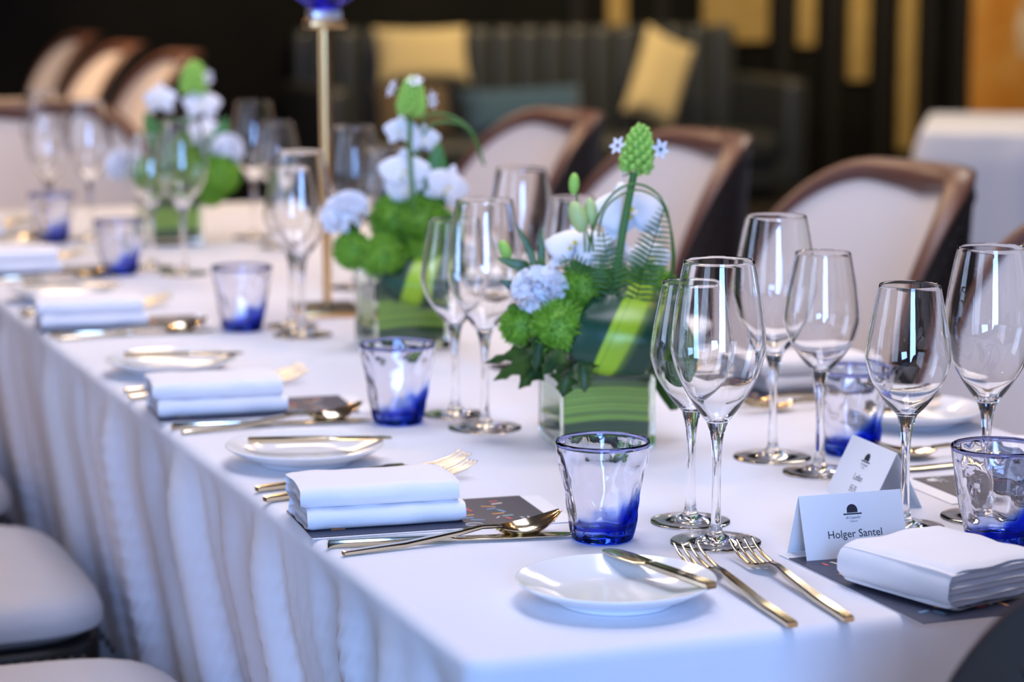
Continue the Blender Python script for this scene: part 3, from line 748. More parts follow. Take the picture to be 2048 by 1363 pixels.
# ------------------------------------------------------------------ place settings along the left side (sitter faces +x)
def left_place(Y, i, nap=True, detail=True, cut=True):
    o = ORD[i]
    menu(.124, Y, -.075, 'navy printed menu card at %s place from name cards, %s' % (o, A), detail)
    if nap: napkin(.083, Y + .006, -.075, 'white folded napkin at %s place from the name cards, %s' % (o, A))
    if cut:
        knife((.006, Y - .088), (.23, Y - .126), 'gold dinner knife at %s place from name cards, %s' % (o, A))
        spoon((.010, Y - .124), (.225, Y - .100), 'gold soup spoon lying over the knife at %s place, %s' % (o, A), TOP)
        fork((.003, Y + .114), (.23, Y + .163), 'gold fork by the napkin, %s place from name cards, %s' % (o, A))
        fork((.008, Y + .163), (.23, Y + .200), 'gold fork by the plate, %s place from name cards, %s' % (o, A))
    plate(.095, Y + .290, 'white side plate at %s place from the name cards, %s' % (o, A))
    butter((.040, Y + .315), (.205, Y + .272), 'gold butter knife on the side plate at %s place, %s' % (o, A), TOP + .0200)
for i, y in enumerate((.483, 1.095, 1.83, 2.48, 3.06)): left_place(y, i, True, i < 3)

# ------------------------------------------------------------------ right side (sitter faces -x)
def right_place(Y, i, nap=True):
    o = ORD[i]
    menu(TW - .124, Y, PI - .03, 'navy menu card at %s place from the name cards, %s' % (o, B), i < 2)
    if nap: napkin(TW - .083, Y, 0, 'white folded napkin at %s place from the name cards, %s' % (o, B))
    knife((TW - .006, Y + .11), (TW - .23, Y + .10), 'gold dinner knife at %s place from the name cards, %s' % (o, B))
    spoon((TW - .006, Y + .135), (TW - .225, Y + .165), 'gold soup spoon at %s place from the name cards, %s' % (o, B))
    fork((TW - .006, Y - .095), (TW - .23, Y - .095), 'gold fork nearer the napkin at %s place, %s' % (o, B))
    fork((TW - .006, Y - .130), (TW - .23, Y - .135), 'gold fork farther from the napkin at %s place, %s' % (o, B))
for i, y in enumerate((.405, 1.0, 1.70, 2.35)):
    right_place(y, i)
    if i: plate(TW - .085, y - .262, 'white side plate at %s place from the name cards, %s' % (ORD[i], B))
butter((TW - .03, .775), (TW - .16, .70), 'gold butter knife on the side plate behind the Lefan card, before the chair backs', TOP + .0200)

# ------------------------------------------------------------------ head place (sitter faces +y)
plate(.175, .128, 'white side plate beside two gold forks at the Holger Santel place')
butter((.233, .065), (.208, .188), 'gold butter knife resting on the side plate beside two gold forks', TOP + .0198)
fork((.272, -.003), (.287, .225), 'gold fork beside the side plate at the Holger Santel place')
fork((.322, -.004), (.342, .25), 'gold fork beside the navy menu at the Holger Santel place')
menu(.434, .088, PI / 2, 'navy menu card under the napkin beside the Holger Santel card')
t = thing('napkin', 'thick white napkin lying before the Holger Santel name card', 'napkin', (.447, .062, TOP + .0022), -1.31, 'folded white napkins')
a = ob('fold', roll_mesh('fold', .128, .122, .037, 0, 3, NAPKIN), t); ob('plies', layer_mesh('plies', .134, .120, .032, .002, 9, NAPKIN, 6), a)
knife((.53, -.001), (.535, .17), 'gold dinner knife right of the napkin at the Holger Santel place')

# ------------------------------------------------------------------ name cards (local: ridge along x, front towards -y)
CW, CHh = .100, .0555
def card(x, y, rot, label, lines, CD=.042):
    t = thing('name_card', label, 'name card', (x, y, TOP), rot, 'folded place cards')
    sl = math.hypot(CD / 2, CHh); ang = math.atan2(CHh, CD / 2)
    pm = boxmesh('panel', (-CW / 2, CW / 2, 0, sl, -.00025, .00025), PAPER)
    f = ob('front_panel', pm, t, (0, -CD / 2, .0003), (ang, 0, 0)); ob('back_panel', pm, t, (0, CD / 2, .0003), (PI - ang, 0, 0))
    z = .0003
    ob('logo_dome', dome_mesh('logo_dome', .0052, INK, .0001), f, (0, sl * .70, z)); ob('logo_brim', boxmesh('logo_brim', (-.0090, .0090, -.0018, -.0006, 0, .0001), INK), f, (0, sl * .70, z))
    ob('logo_text', text_mesh('Al Cappello', .0030, INK, 'logo_text', shear=.25), f, (0, sl * .70 - .0045, z + .0001))
    ob('logo_text', text_mesh('Trattoria', .0021, INK, 'logo_text', shear=.2), f, (0, sl * .70 - .0078, z + .0001))
    for body, size, yy in lines: ob('name_text', text_mesh(body, size, INK, 'name_text'), f, (0, sl * yy, z + .0001))
card(.436, .208, -.05, 'white folded name card reading Holger Santel', [('Holger Santel', .0098, .38)])
card(.568, .400, -PI / 2 - .06, 'white folded name card reading Lefan, turned sideways behind the other card', [('Lefan', .0092, .40), ('乐凡', .0080, .20)], .056)

# ------------------------------------------------------------------ flower arrangements
def ball_mesh(r, seed):
    V, F = [], []; rnd = random.Random(seed); blob_geo(V, F, (0, 0, 0), (0, 0, 1), r * .80, r * 1.6, 16, 10)
    for i in range(900):
        z = 1 - 2 * (i + .5) / 900; a = i * 2.39996; q = math.sqrt(1 - z * z)
        n = Vector((q * math.cos(a), q * math.sin(a), z)); n = (n + Vector((rnd.uniform(-.2, .2), rnd.uniform(-.2, .2), rnd.uniform(-.2, .2)))).normalized()
        s = n.cross(Vector((rnd.uniform(-1, 1), rnd.uniform(-1, 1), rnd.uniform(-1, 1)))).normalized(); b = len(V); L = rnd.uniform(.9, 1.06)
        w_ = r * .035; curl = s.cross(n) * (r * rnd.uniform(-.18, .18))
        for f, ww in ((.72, 1), (.9, .9), (L, .35)):
            c = n * (r * f) + curl * ((f - .72) / .3) ** 2; V.append(c + s * (w_ * ww)); V.append(c - s * (w_ * ww))
        F.append((b, b + 1, b + 3, b + 2)); F.append((b + 2, b + 3, b + 5, b + 4))
    return raw_mesh('bristle_ball', V, F, BALL)
BALLS = [ball_mesh(1.0, s) for s in (1, 2)]
def carnation_mesh(seed):
    V, F, UV = [], [], []; rnd = random.Random(seed)
    for i in range(46):
        z = 1 - 1.25 * (i + .5) / 46; a = i * 2.39996; q = math.sqrt(max(0, 1 - z * z))
        n = Vector((q * math.cos(a), q * math.sin(a), z)); s = n.cross(Vector((rnd.uniform(-1, 1), rnd.uniform(-1, 1), rnd.uniform(-.4, .4)))).normalized()
        b = len(V); NR, NC = 4, 7; bn = s.cross(n)
        for r_ in range(NR + 1):
            t = r_ / NR
            for c in range(NC + 1):
                u = c / NC * 2 - 1; wv = math.sin(u * 7 + rnd.random() * .8 + i) * .10 * t
                V.append(n * (.35 + .65 * t) * (1 - .12 * u * u) + s * (u * .42 * (.3 + .7 * t)) + bn * (wv + .12 * t * t)); UV.append((0, 0))
        for r_ in range(NR):
            for c in range(NC): k = b + r_ * (NC + 1) + c; F.append((k, k + 1, k + NC + 2, k + NC + 1))
    blob_geo(V, F, (0, 0, 0), (0, 0, 1), .55, 1.1, 12, 8)
    return raw_mesh('ruffled_bloom', V, F, WHITEP)
CARN = carnation_mesh(4)
def petal_geo(V, F, UV, base, direc, normal, L, Wd, cup, droop=.15, nl=7, shape=.75):
    direc = Vector(direc).normalized(); normal = Vector(normal).normalized(); side_ = direc.cross(normal).normalized()
    pts, ws = [], []
    for i in range(nl + 1):
        t = i / nl; pts.append(Vector(base) + direc * (L * t) + normal * (-droop * L * t * t)); ws.append(Wd * max(.06, math.sin(PI * (t * .93 + .05) ** shape)) ** .7)
    strip_geo(V, F, UV, pts, ws, side_, cup, 6, .0004)
def orchid_parts(parent, c, n, up, R):
    n = Vector(n).normalized(); up = Vector(up); up = (up - n * up.dot(n)).normalized(); rt = up.cross(n)
    o = None
    V, F, UV = [], [], []
    for a in (0, 2.25, -2.25):
        d = up * math.cos(a) + rt * math.sin(a); petal_geo(V, F, UV, c - n * .002, d, n, R * .95, R * .62, .10)
    o = ob('orchid_bloom', raw_mesh('sepal', V, F, WHITEP), parent)
    for sg in (1, -1):
        V, F, UV = [], [], []; petal_geo(V, F, UV, c + n * .001, rt * sg + up * .22, n, R * 1.02, R * 1.15, -.10, .10, 8, .62)
        ob('petal', raw_mesh('petal', V, F, WHITEP), o)
    V, F, UV = [], [], []; petal_geo(V, F, UV, c + n * .003, -up * .8 + n * .7, n + up, R * .34, R * .30, .3, -.1)
    ob('lip', raw_mesh('lip', V, F, WHITEP), o)
    V, F = [], []; blob_geo(V, F, c + n * (R * .14) + up * (R * .02), n, R * .07, R * .16, 8, 5); blob_geo(V, F, c + n * (R * .18) - up * (R * .22) - rt * (R * .1), n, R * .06, R * .14, 8, 5)
    ob('yellow_lip', raw_mesh('yellow_lip', V, F, YEL), o)
def leaf(parent, pts, W, m, side_, cup=.12, name='leaf', nseg=8, shape=.8, nx=4):
    P = crom(pts, nseg); n = len(P); ws = [W * max(.03, math.sin(PI * ((i / (n - 1)) * .96 + .02) ** shape)) ** .8 for i in range(n)]
    V, F, UV = [], [], []; strip_geo(V, F, UV, P, ws, side_, cup, nx); ob(name, raw_mesh(name, V, F, m, True, None, UV), parent)
def lobed_leaf(parent, base, tip, W, normal, name='leaf'):
    base, tip = Vector(base), Vector(tip); d = tip - base; L = d.length; dn = d.normalized(); s = dn.cross(Vector(normal)).normalized(); nn = s.cross(dn)
    bm = bmesh.new(); prof = [(0, .03), (.12, .22), (.25, .62), (.30, .95), (.36, .55), (.45, .50), (.55, .85), (.60, .55), (.70, .30), (.80, .42), (.86, .24), (1, .0)]
    rings = []
    for t, w_ in prof:
        dr = nn * (-.22 * L * t * t)
        rings.append([bm.verts.new(base + d * t + dr - s * (W * w_ / 2) + nn * (.10 * W * w_)), bm.verts.new(base + d * t + dr), bm.verts.new(base + d * (t + .0) + dr + s * (W * w_ / 2) + nn * (.10 * W * w_))])
    for a, b in zip(rings, rings[1:]):
        for k in range(2): bm.faces.new((a[k], a[k + 1], b[k + 1], b[k]))
    bmesh.ops.solidify(bm, geom=bm.faces[:], thickness=.0006)
    ob(name, mesh_of(bm, name, LEAFD), parent)
def fern(parent, pts, L, n=22):
    P = crom(pts, 8); V, F, UV = [], [], []; tube_geo(V, F, P, .0007, 5); UV += [(0, 0)] * len(V)
    m_ = len(P) - 1
    for i in range(n):
        t = .12 + .88 * i / n; q = t * m_; k = min(int(q), m_ - 1); p = P[k].lerp(P[k + 1], q - k); d = (P[k + 1] - P[k]).normalized()
        l = L * (1 - ((t - .35) / .68) ** 2 * .88) if t > .35 else L * (.6 + t)
        for sg in (1, -1):
            s = (RGT * sg - d * RGT.dot(d) * sg).normalized(); dr = (s + d * .35 - FWD * .15).normalized()
            pts_ = [p + dr * (l * a) - Vector((0, 0, .12 * l * a * a)) for a in (0, .33, .66, 1)]
            strip_geo(V, F, UV, pts_, [l * .10, l * .15, l * .12, l * .03], d, .1, 2, .0003)
    ob('fern_frond', raw_mesh('fern_frond', V, F, FERN), parent)
def bud(parent, c, ax, r, L, m=BUD, stem=None):
    V, F = [], []; blob_geo(V, F, c, ax, r, L, 10, 7); b = ob('bud', raw_mesh('bud', V, F, m), parent)
    if stem: ob('stem', tube('stem', crom(stem, 5), .0011, STEM, 6), b)
def star_head(parent, base, ax, R, L, seed=1):
    # a flower spike: rounded cone of packed buds, older ones loose below
    V, F = [], []; ax = Vector(ax).normalized(); u = ax.orthogonal().normalized(); v = ax.cross(u); rnd = random.Random(seed)
    blob_geo(V, F, base + ax * L * .52, ax, R * .62, L * .85, 12, 8)
    for i in range(70):
        t = .10 + .90 * (i / 69); a = i * 2.39996; rr = R * .74 * math.sqrt(max(0, 1 - max(0, (t - .22) / .80) ** 2.2)) * (1 if t > .2 else .72 + t)
        c = base + ax * (L * t) + (u * math.cos(a) + v * math.sin(a)) * rr
        blob_geo(V, F, c, (c - base - ax * L * .2).normalized(), R * (.24 - .10 * t), R * (.55 - .15 * t), 7, 5)
    return ob('flower_spike', raw_mesh('flower_spike', V, F, LIMEB), parent)
def star_flower(parent, c, n, R, stem0):
    V, F, UV = [], [], []; n = Vector(n).normalized(); u = n.orthogonal().normalized(); v = n.cross(u)
    for k in range(6):
        a = PI * k / 3; petal_geo(V, F, UV, c, u * math.cos(a) + v * math.sin(a) + n * .25, n, R, R * .5, .15, .1, 5)
    f = ob('star_flower', raw_mesh('star_flower', V, F, WHITEP), parent)
    V, F = [], []; blob_geo(V, F, c + n * R * .12, n, R * .16, R * .35, 8, 5); ob('pistil', raw_mesh('pistil', V, F, PISTIL), f)
    ob('pedicel', tube('pedicel', [stem0, (Vector(stem0) + c) / 2, c], .0009, STEM, 5), f)
TC = -FWD                                     # towards the viewer's side of the bouquet
def vase(root, cx, cy, rot, S=.106, H=.108):
    # built in world space under the root placed at the vase foot
    R_ = Matrix.Rotation(rot, 4, 'Z')
    bm = bmesh.new(); h = S / 2; t = .0045
    def ring(q, z): return [bm.verts.new(R_ @ Vector((x * q, y * q, z))) for x, y in ((-1, -1), (1, -1), (1, 1), (-1, 1))]
    rg = [ring(h, 0), ring(h, H - .001), ring(h - .001, H), ring(h - t + .001, H), ring(h - t, H - .001), ring(h - t, .011)]
    for a, b in zip(rg, rg[1:]):
        for k in range(4): j = (k + 1) % 4; bm.faces.new((a[k], a[j], b[j], b[k]))
    bm.faces.new(rg[0][::-1]); bm.faces.new(rg[-1])
    vs = ob('vase', mesh_of(bm, 'vase', VASEGLASS, 30), root)
    # a striped leaf wrapped round the inside
    V, F, UV = [], [], []; q = h - t - .0008; z0, z1 = .014, H * .76
    per = []
    for (x0, y0), (x1, y1) in (((-1, -1), (1, -1)), ((1, -1), (1, 1)), ((1, 1), (-1, 1)), ((-1, 1), (-1, -1))):
        for k in range(6): per.append((x0 + (x1 - x0) * k / 6, y0 + (y1 - y0) * k / 6))
    n = len(per)
    for lay in (q, q - .002):
        for j in range(9):
            for i in range(n):
                x, y = per[i]; wob = .0012 * math.sin(i * 1.3 + j); rr = min(1, .985)
                V.append(R_ @ Vector((x * (lay - abs(wob)), y * (lay - abs(wob)), z0 + (z1 - z0) * j / 8 + .003 * math.sin(i * .55)))); UV.append((j / 8, i / n))
    Lr = 9 * n
    for lay in (0, 1):
        for j in range(8):
            for i in range(n): k = (i + 1) % n; a = lay * Lr; F.append((a + j * n + i, a + j * n + k, a + (j + 1) * n + k, a + (j + 1) * n + i))
    for j in (0, 8):
        for i in range(n): k = (i + 1) % n; F.append((j * n + i, j * n + k, Lr + j * n + k, Lr + j * n + i))
    ob('leaf_lining', raw_mesh('leaf_lining', V, F, LINING, True, 40, UV), vs)
    # leafy foam block that carries the stems
    bm = bmesh.new(); box(bm, -h * .72, h * .72, -h * .72, h * .72, .013, H + .01, .006, 2, R_)
    ob('flower_foam', mesh_of(bm, 'flower_foam', LEAFD, 40), vs)

def arrangement(label, cx, cy, rot, spec):
    root = thing('flower_arrangement', label, 'flowers', (cx, cy, TOP + .0003), 0, 'flower arrangements down the table')
    O = Vector((cx, cy, TOP)); D = (O - EYEPOS).dot(FWD)
    def P(x, y, f=0.0): return pd(x, y, D - f) - O     # pixel on the bouquet, f metres nearer than its axis
    vase(root, cx, cy, rot); spec(root, P, D / FPX); return root
def spec1(r, P, px):
    for x, y, R, f, s in ((1118, 655, 60, .062, 0), (1043, 652, 46, .035, 1), (1168, 575, 58, .030, 1), (1300, 585, 60, -.01, 0), (1235, 590, 62, .0, 1), (1225, 660, 55, .02, 0), (1130, 600, 45, -.03, 0), (1290, 690, 60, .0, 1)):
        ob('green_trick_ball', BALLS[s], r, P(x, y, f), (random.random() * 6, random.random() * 6, 0), (R * px,) * 3)
    o = ob('white_carnation', CARN, r, P(1080, 580, .045), TC.to_track_quat('Z', 'Y').to_euler(), (58 * px, 50 * px, 50 * px)); o.rotation_euler.rotate_axis('X', -.3)
    ob('white_carnation', CARN, r, P(1215, 505, -.04), (0.4, 0, 0), (45 * px,) * 3)
    orchid_parts(r, P(1260, 425, .03), TC + RGT * .2 + UPV * .45, UPV - RGT * .12, 80 * px)
    orchid_parts(r, P(1152, 492, .04), TC - RGT * .3 + UPV * .7, UPV, 68 * px)
    orchid_parts(r, P(1300, 520, -.04), TC + RGT * .6, UPV, 55 * px)
    s0 = P(1268, 346, .045)
    ob('spike_stem', tube('spike_stem', crom([P(1222, 640, .03), P(1232, 560, .045), P(1248, 450, .05), s0], 6), [.0042] * 19, STEM, 10), r)
    hd = star_head(r, P(1268, 352, .045), P(1283, 258, .045) - P(1268, 352, .045), 37 * px, 98 * px)
    star_flower(r, P(1236, 292, .060), TC - RGT * .8 + UPV * .4, 20 * px, P(1258, 312, .045)); star_flower(r, P(1320, 299, .060), TC * .8 + RGT * .5, 22 * px, P(1292, 312, .045))
    star_flower(r, P(1248, 352, .05), -RGT + UPV * .1, 13 * px, P(1266, 345, .045))
    ob('steel_grass', tube('steel_grass', crom([P(1172, 560, .03), P(1183, 470, .06), P(1212, 405, .07), P(1250, 372, .075), P(1290, 372, .07), P(1324, 400, .06), P(1340, 450, .05), P(1344, 520, .03), P(1335, 590, 0)], 6), .0013, STEM, 6), r)
    ob('steel_grass', tube('steel_grass', crom([P(1190, 560, .02), P(1205, 430, .05), P(1255, 384, .06), P(1300, 388, .05), P(1330, 420, .045), P(1348, 500, .02), P(1340, 590, 0)], 6), .0011, STEM, 6), r)
    fern(r, [P(1262, 640, .055), P(1283, 560, .065), P(1305, 490, .07), P(1330, 412, .06)], 44 * px, 20)
    fern(r, [P(1225, 640, .05), P(1222, 570, .065), P(1215, 520, .07), P(1205, 462, .065)], 44 * px, 15)
    fern(r, [P(1215, 560, .055), P(1170, 535, .065), P(1140, 520, .07), P(1118, 528, .07)], 26 * px, 11)
    bud(r, P(1148, 368, .05), UPV + RGT * .05, 11 * px, 44 * px, LIMEB, [P(1152, 385, .05), P(1158, 420, .05), P(1178, 480, .045), P(1190, 560, .03)])
    bud(r, P(1156, 434, .06), UPV - RGT * .35, 18 * px, 66 * px, BUD, [P(1168, 462, .058), P(1170, 500, .05), P(1163, 560, .03)])
    bud(r, P(1182, 424, .055), UPV - RGT * .1, 13 * px, 56 * px, BUD, [P(1184, 450, .055), P(1186, 500, .05), P(1192, 560, .03)])
    bud(r, P(1010, 500, .03), UPV - RGT * .4, 12 * px, 42 * px, LIMEB, [P(1016, 516, .03), P(1045, 545, .03), P(1090, 590, .01)])
    leaf(r, [P(1078, 556, .03), P(1045, 534, .04), P(995, 516, .04)], 26 * px, LEAFD, UPV, .1)
    leaf(r, [P(1082, 560, .02), P(1083, 520, .03), P(1082, 455, .03)], 17 * px, LEAFD, RGT, .1)
    leaf(r, [P(1080, 560, .02), P(1058, 500, .02), P(1030, 445, .02)], 14 * px, LEAFD, RGT + UPV, .1)
    leaf(r, [P(1060, 585, .03), P(1030, 575, .03), P(1000, 560, .03)], 22 * px, LEAFD, UPV, .1)
    # wide striped leaf bent over the front of the vase
    Pl = crom([P(1285, 560, -.01), P(1275, 595, .05), P(1248, 655, .082), P(1215, 720, .078), P(1200, 745, .055), P(1215, 735, .02)], 8)
    V, F, UV = [], [], []; n = len(Pl); strip_geo(V, F, UV, Pl, [172 * px * (.62 + .38 * math.sin(PI * min(1, .15 + i / n))) for i in range(n)], RGT - UPV * .16, .10, 16, .0008)
    ob('striped_leaf', raw_mesh('striped_leaf', V, F, LEAFBAND, True, None, UV), r)
    Pl = crom([P(1330, 640, -.02), P(1345, 700, .01), P(1340, 760, .02), P(1348, 820, .02)], 8); n = len(Pl)
    V, F, UV = [], [], []; strip_geo(V, F, UV, Pl, [90 * px * max(.1, math.sin(PI * (.12 + .86 * i / n))) for i in range(n)], RGT + TC * .4, .14, 8, .0008)
    ob('drooping_leaf', raw_mesh('drooping_leaf', V, F, LEAFD, True, None, UV), r)
    for bx_, by_, tx, ty, W_, f in ((1105, 695, 968, 716, 46, .05), (1100, 705, 985, 752, 60, .06), (1108, 705, 1035, 772, 70, .06), (1140, 715, 1125, 792, 84, .07), (1060, 630, 1020, 610, 60, .03), (1165, 715, 1170, 782, 70, .075), (1085, 660, 1070, 740, 60, .07), (1130, 700, 1085, 745, 70, .085)):
        lobed_leaf(r, P(bx_, by_, f), P(tx, ty, f + .01), W_ * px, TC + UPV * .4)
def spec2(r, P, px):
    for x, y, R, f, s in ((765, 515, 48, .06, 0), (705, 500, 42, .035, 1), (790, 440, 55, .0, 1), (845, 440, 55, .02, 0), (830, 400, 40, -.02, 1), (880, 460, 45, 0, 0), (840, 510, 45, .03, 1)):
        ob('green_trick_ball', BALLS[s], r, P(x, y, f), (random.random() * 6, random.random() * 6, 0), (R * px,) * 3)
    ob('white_carnation', CARN, r, P(690, 425, .04), (.5, -.6, 0), (52 * px, 40 * px, 40 * px))
    orchid_parts(r, P(808, 345, .04), TC, UPV, 52 * px); orchid_parts(r, P(800, 262, .03), TC - RGT * .3, UPV, 36 * px)
    orchid_parts(r, P(848, 280, .02), TC + RGT * .5, UPV, 38 * px); orchid_parts(r, P(895, 375, .03), TC + RGT * .5 - UPV * .2, UPV + RGT * .4, 50 * px); orchid_parts(r, P(812, 385, .02), TC, UPV, 40 * px)
    ob('spike_stem', tube('spike_stem', crom([P(832, 480, .03), P(826, 400, .05), P(820, 300, .05), P(820, 232, .045)], 6), .0034, STEM, 8), r)
    star_head(r, P(820, 236, .045), P(826, 162, .045) - P(820, 236, .045), 32 * px, 78 * px, 3)
    star_flower(r, P(785, 178, .05), TC * .6 - RGT + UPV * .4, 20 * px, P(812, 200, .045)); star_flower(r, P(830, 163, .055), TC + UPV, 18 * px, P(822, 182, .045)); star_flower(r, P(863, 200, .05), RGT + TC * .6, 20 * px, P(836, 212, .045))
    for dx in (0, 14):
        ob('steel_grass', tube('steel_grass', crom([P(840, 420, 0), P(836, 300, .02), P(850 + dx, 236 + dx, .02), P(900 + dx, 232 + dx, .02), P(945, 268, .02), P(968, 330, .01)], 6), .0022, STEM, 6), r)
    leaf(r, [P(850, 440, .02), P(868, 360, .03), P(878, 285, .03)], 55 * px, LEAFM, RGT, .15); leaf(r, [P(860, 420, .0), P(880, 370, .02), P(870, 320, .03)], 60 * px, LEAFM, RGT, .15)
    Pl = crom([P(860, 470, 0), P(850, 520, .05), P(830, 570, .075), P(815, 610, .05)], 8); n = len(Pl)
    V, F, UV = [], [], []; strip_geo(V, F, UV, Pl, [130 * px] * n, RGT, .1, 16, .0008); ob('striped_leaf', raw_mesh('striped_leaf', V, F, LEAFBAND, True, None, UV), r)
    for bx_, by_, tx, ty, W_, f in ((770, 545, 740, 600, 50, .05), (790, 540, 775, 640, 46, .06), (900, 520, 930, 560, 50, .04), (720, 470, 690, 440, 40, .03)):
        lobed_leaf(r, P(bx_, by_, f), P(tx, ty, f + .01), W_ * px, TC + UPV * .4)
def spec3(r, P, px):
    for x, y, R, f, s in ((290, 350, 38, .05, 0), (440, 350, 42, .05, 1), (350, 330, 45, 0, 0), (395, 340, 45, .03, 1), (380, 300, 40, 0, 0), (330, 370, 38, .05, 1), (420, 380, 36, .03, 0)):
        ob('green_trick_ball', BALLS[s], r, P(x, y, f), (random.random() * 6, random.random() * 6, 0), (R * px,) * 3)
    orchid_parts(r, P(318, 200, .03), TC - RGT * .4, UPV, 38 * px); orchid_parts(r, P(405, 210, .03), TC + RGT * .4, UPV, 40 * px); orchid_parts(r, P(415, 265, .03), TC + RGT * .5, UPV, 36 * px)
    ob('white_carnation', CARN, r, P(455, 300, .03), (.5, .4, 0), (34 * px,) * 3); ob('white_carnation', CARN, r, P(245, 330, .02), (.5, -.4, 0), (34 * px,) * 3)
    ob('spike_stem', tube('spike_stem', crom([P(370, 340, .02), P(368, 280, .03), P(378, 220, .03), P(385, 180, .03)], 6), .0034, STEM, 8), r)
    star_head(r, P(385, 192, .03), P(390, 130, .03) - P(385, 192, .03), 30 * px, 66 * px, 5)
    star_flower(r, P(415, 155, .04), RGT + TC * .6, 18 * px, P(395, 165, .03))
    leaf(r, [P(330, 330, .02), P(310, 270, .03), P(290, 225, .03)], 40 * px, LEAFM, RGT, .15); leaf(r, [P(420, 330, .02), P(440, 280, .03), P(452, 235, .03)], 40 * px, LEAFM, RGT, .15)
    for bx_, by_, tx, ty, W_, f in ((300, 370, 260, 350, 46, .04), (430, 370, 470, 345, 46, .04), (340, 400, 320, 440, 40, .05)):
        lobed_leaf(r, P(bx_, by_, f), P(tx, ty, f + .01), W_ * px, TC + UPV * .4)
random.seed(9)
arrangement('flower arrangement with orchids, fern and a tall green spike behind the in-focus tumbler', .428, .772, -.16, spec1)
arrangement('flower arrangement with green pompons and orchids between the lamp and the first bouquet', .447, 1.505, -.05, spec2)
arrangement('blurred flower arrangement farthest along the table before the beige chair', .432, 2.83, -.05, spec3)

# ------------------------------------------------------------------ tall brass table lamp with a violet globe
lp = onz(655, 628)
t = thing('table_lamp', 'tall slim brass table lamp with a violet-blue glass globe', 'lamp', (lp.x, lp.y, TOP + .0003), -.05)
bm = bmesh.new(); box(bm, -.046, .046, -.046, .046, .0, .010, .002); ob('base', mesh_of(bm, 'base', BRASS, 40), t)
bm = bmesh.new(); box(bm, -.046, .046, -.046, .046, .010, .013, .001); ob('base_inlay', mesh_of(bm, 'base_inlay', BLACKW, 40), t)
V, F = [], []; tube_geo(V, F, [(0, 0, .012), (0, 0, .12), (0, 0, .28), (0, 0, .425)], [.0065, .0075, .0095, .0108], 12); ob('pole', raw_mesh('pole', V, F, BRASS, True, 50), t)
bm = bmesh.new(); box(bm, -.027, .027, -.027, .027, .424, .436, .003); ob('collar', mesh_of(bm, 'collar', BRASS, 40), t)
bm = bmesh.new(); box(bm, -.022, .022, -.022, .022, .436, .450, .003); ob('socket', mesh_of(bm, 'socket', mat('pale_metal', (.8, .76, .74), .3, .6), 40), t)
gp = crom([(0.001, .452), (.018, .452), (.040, .466), (.062, .490), (.075, .525), (.072, .57), (.055, .61), (.040, .63)], 5)
gi = [(max(.0005, r - .0025), z + .002 if r < .05 else z) for r, z in reversed([tuple(p) for p in gp])]
ob('globe', revolve('globe', [tuple(p) for p in gp] + gi, BLUEGLOBE, 40, 60), t)

# ------------------------------------------------------------------ sofa with cushions against the back wall
SX0, SX1, SY = 2.95, 5.45, RY1 - .05
t = thing('sofa', 'long charcoal leather sofa with channel-tufted back against the dark wall', 'sofa', ((SX0 + SX1) / 2, SY - .45, 0)); O = t.location.copy()
def rel(a, b, c, d, e, f): return (a - O.x, b - O.x, c - O.y, d - O.y, e, f)
ob('base', boxmesh('base', rel(SX0, SX1, SY - .85, SY - .02, .06, .21), SOFAL, .02), t)
ob('seat', boxmesh('seat', rel(SX0 + .1, SX1 - .1, SY - .88, SY - .22, .20, .36), SOFAL, .05, 4), t)
ob('back_frame', boxmesh('back_frame', rel(SX0, SX1, SY - .10, SY - .01, .2, .90), SOFAL, .03, 3), t)
nch = 17; cwid = (SX1 - SX0 - .1) / nch
cm = boxmesh('channel', (-cwid / 2 + .001, cwid / 2 - .001, -.08, .06, 0, .58), SOFAL, .045, 5)
for i in range(nch): ob('channel', cm, t, (SX0 + .05 + cwid * (i + .5) - O.x, SY - .15 - O.y, .33))
for x in (SX0 - .07, SX1 - .07): ob('arm', boxmesh('arm', rel(x, x + .14, SY - .86, SY - .02, .06, .64), SOFAL, .05, 4), t)
for x in (SX0 + .1, SX1 - .16):
    for y in (SY - .8, SY - .14): ob('leg', boxmesh('leg', rel(x, x + .06, y, y + .06, 0, .07), BLACKW), t)
def pillow(x, y, z, w_, h, d, rx, ry, rz, m, label, floor_z=.357):
    V, F = [], []; N = 16
    for sg in (1, -1):
        for i in range(N + 1):
            for j in range(N + 1):
                u, v = i / N * 2 - 1, j / N * 2 - 1
                e = max(0, (1 - u ** 4) * (1 - v ** 4)) ** .45; pin = 1 - .07 * (1 - abs(u)) * abs(v) ** 2 - .0
                V.append((u * w_ / 2 * (1 - .06 * (1 - v * v) * abs(u)), sg * d / 2 * e, v * h / 2 * (1 - .08 * (1 - u * u) * abs(v))))
    M_ = (N + 1) ** 2
    for s in (0, 1):
        for i in range(N):
            for j in range(N): a = s * M_ + i * (N + 1) + j; q = (a, a + 1, a + N + 2, a + N + 1); F.append(q if s else q[::-1])
    me = raw_mesh('throw_pillow', V, F, m)
    if floor_z is not None:                       # settle it on the seat
        from mathutils import Euler
        Rm = Euler((rx, ry, rz)).to_matrix(); z = floor_z - min((Rm @ Vector(v)).z for v in V)
    o = ob('throw_pillow', me, None, (x, y, z), (rx, ry, rz)); tag(o, label, 'cushion', 'cushions on the sofa')
g1 = at_back(845, 122, SY - .36); pillow(g1.x, SY - .36, g1.z, .50, .30, .14, -.25, .0, 0, PILLOWG, 'wide gold cushion propped against the tufted charcoal sofa back', .625)
b1 = at_back(1045, 215, SY - .50); pillow(b1.x, SY - .52, b1.z, .66, .25, .16, -.35, -.03, 0, PILLOWB, 'low teal blue cushion lying on the charcoal sofa')
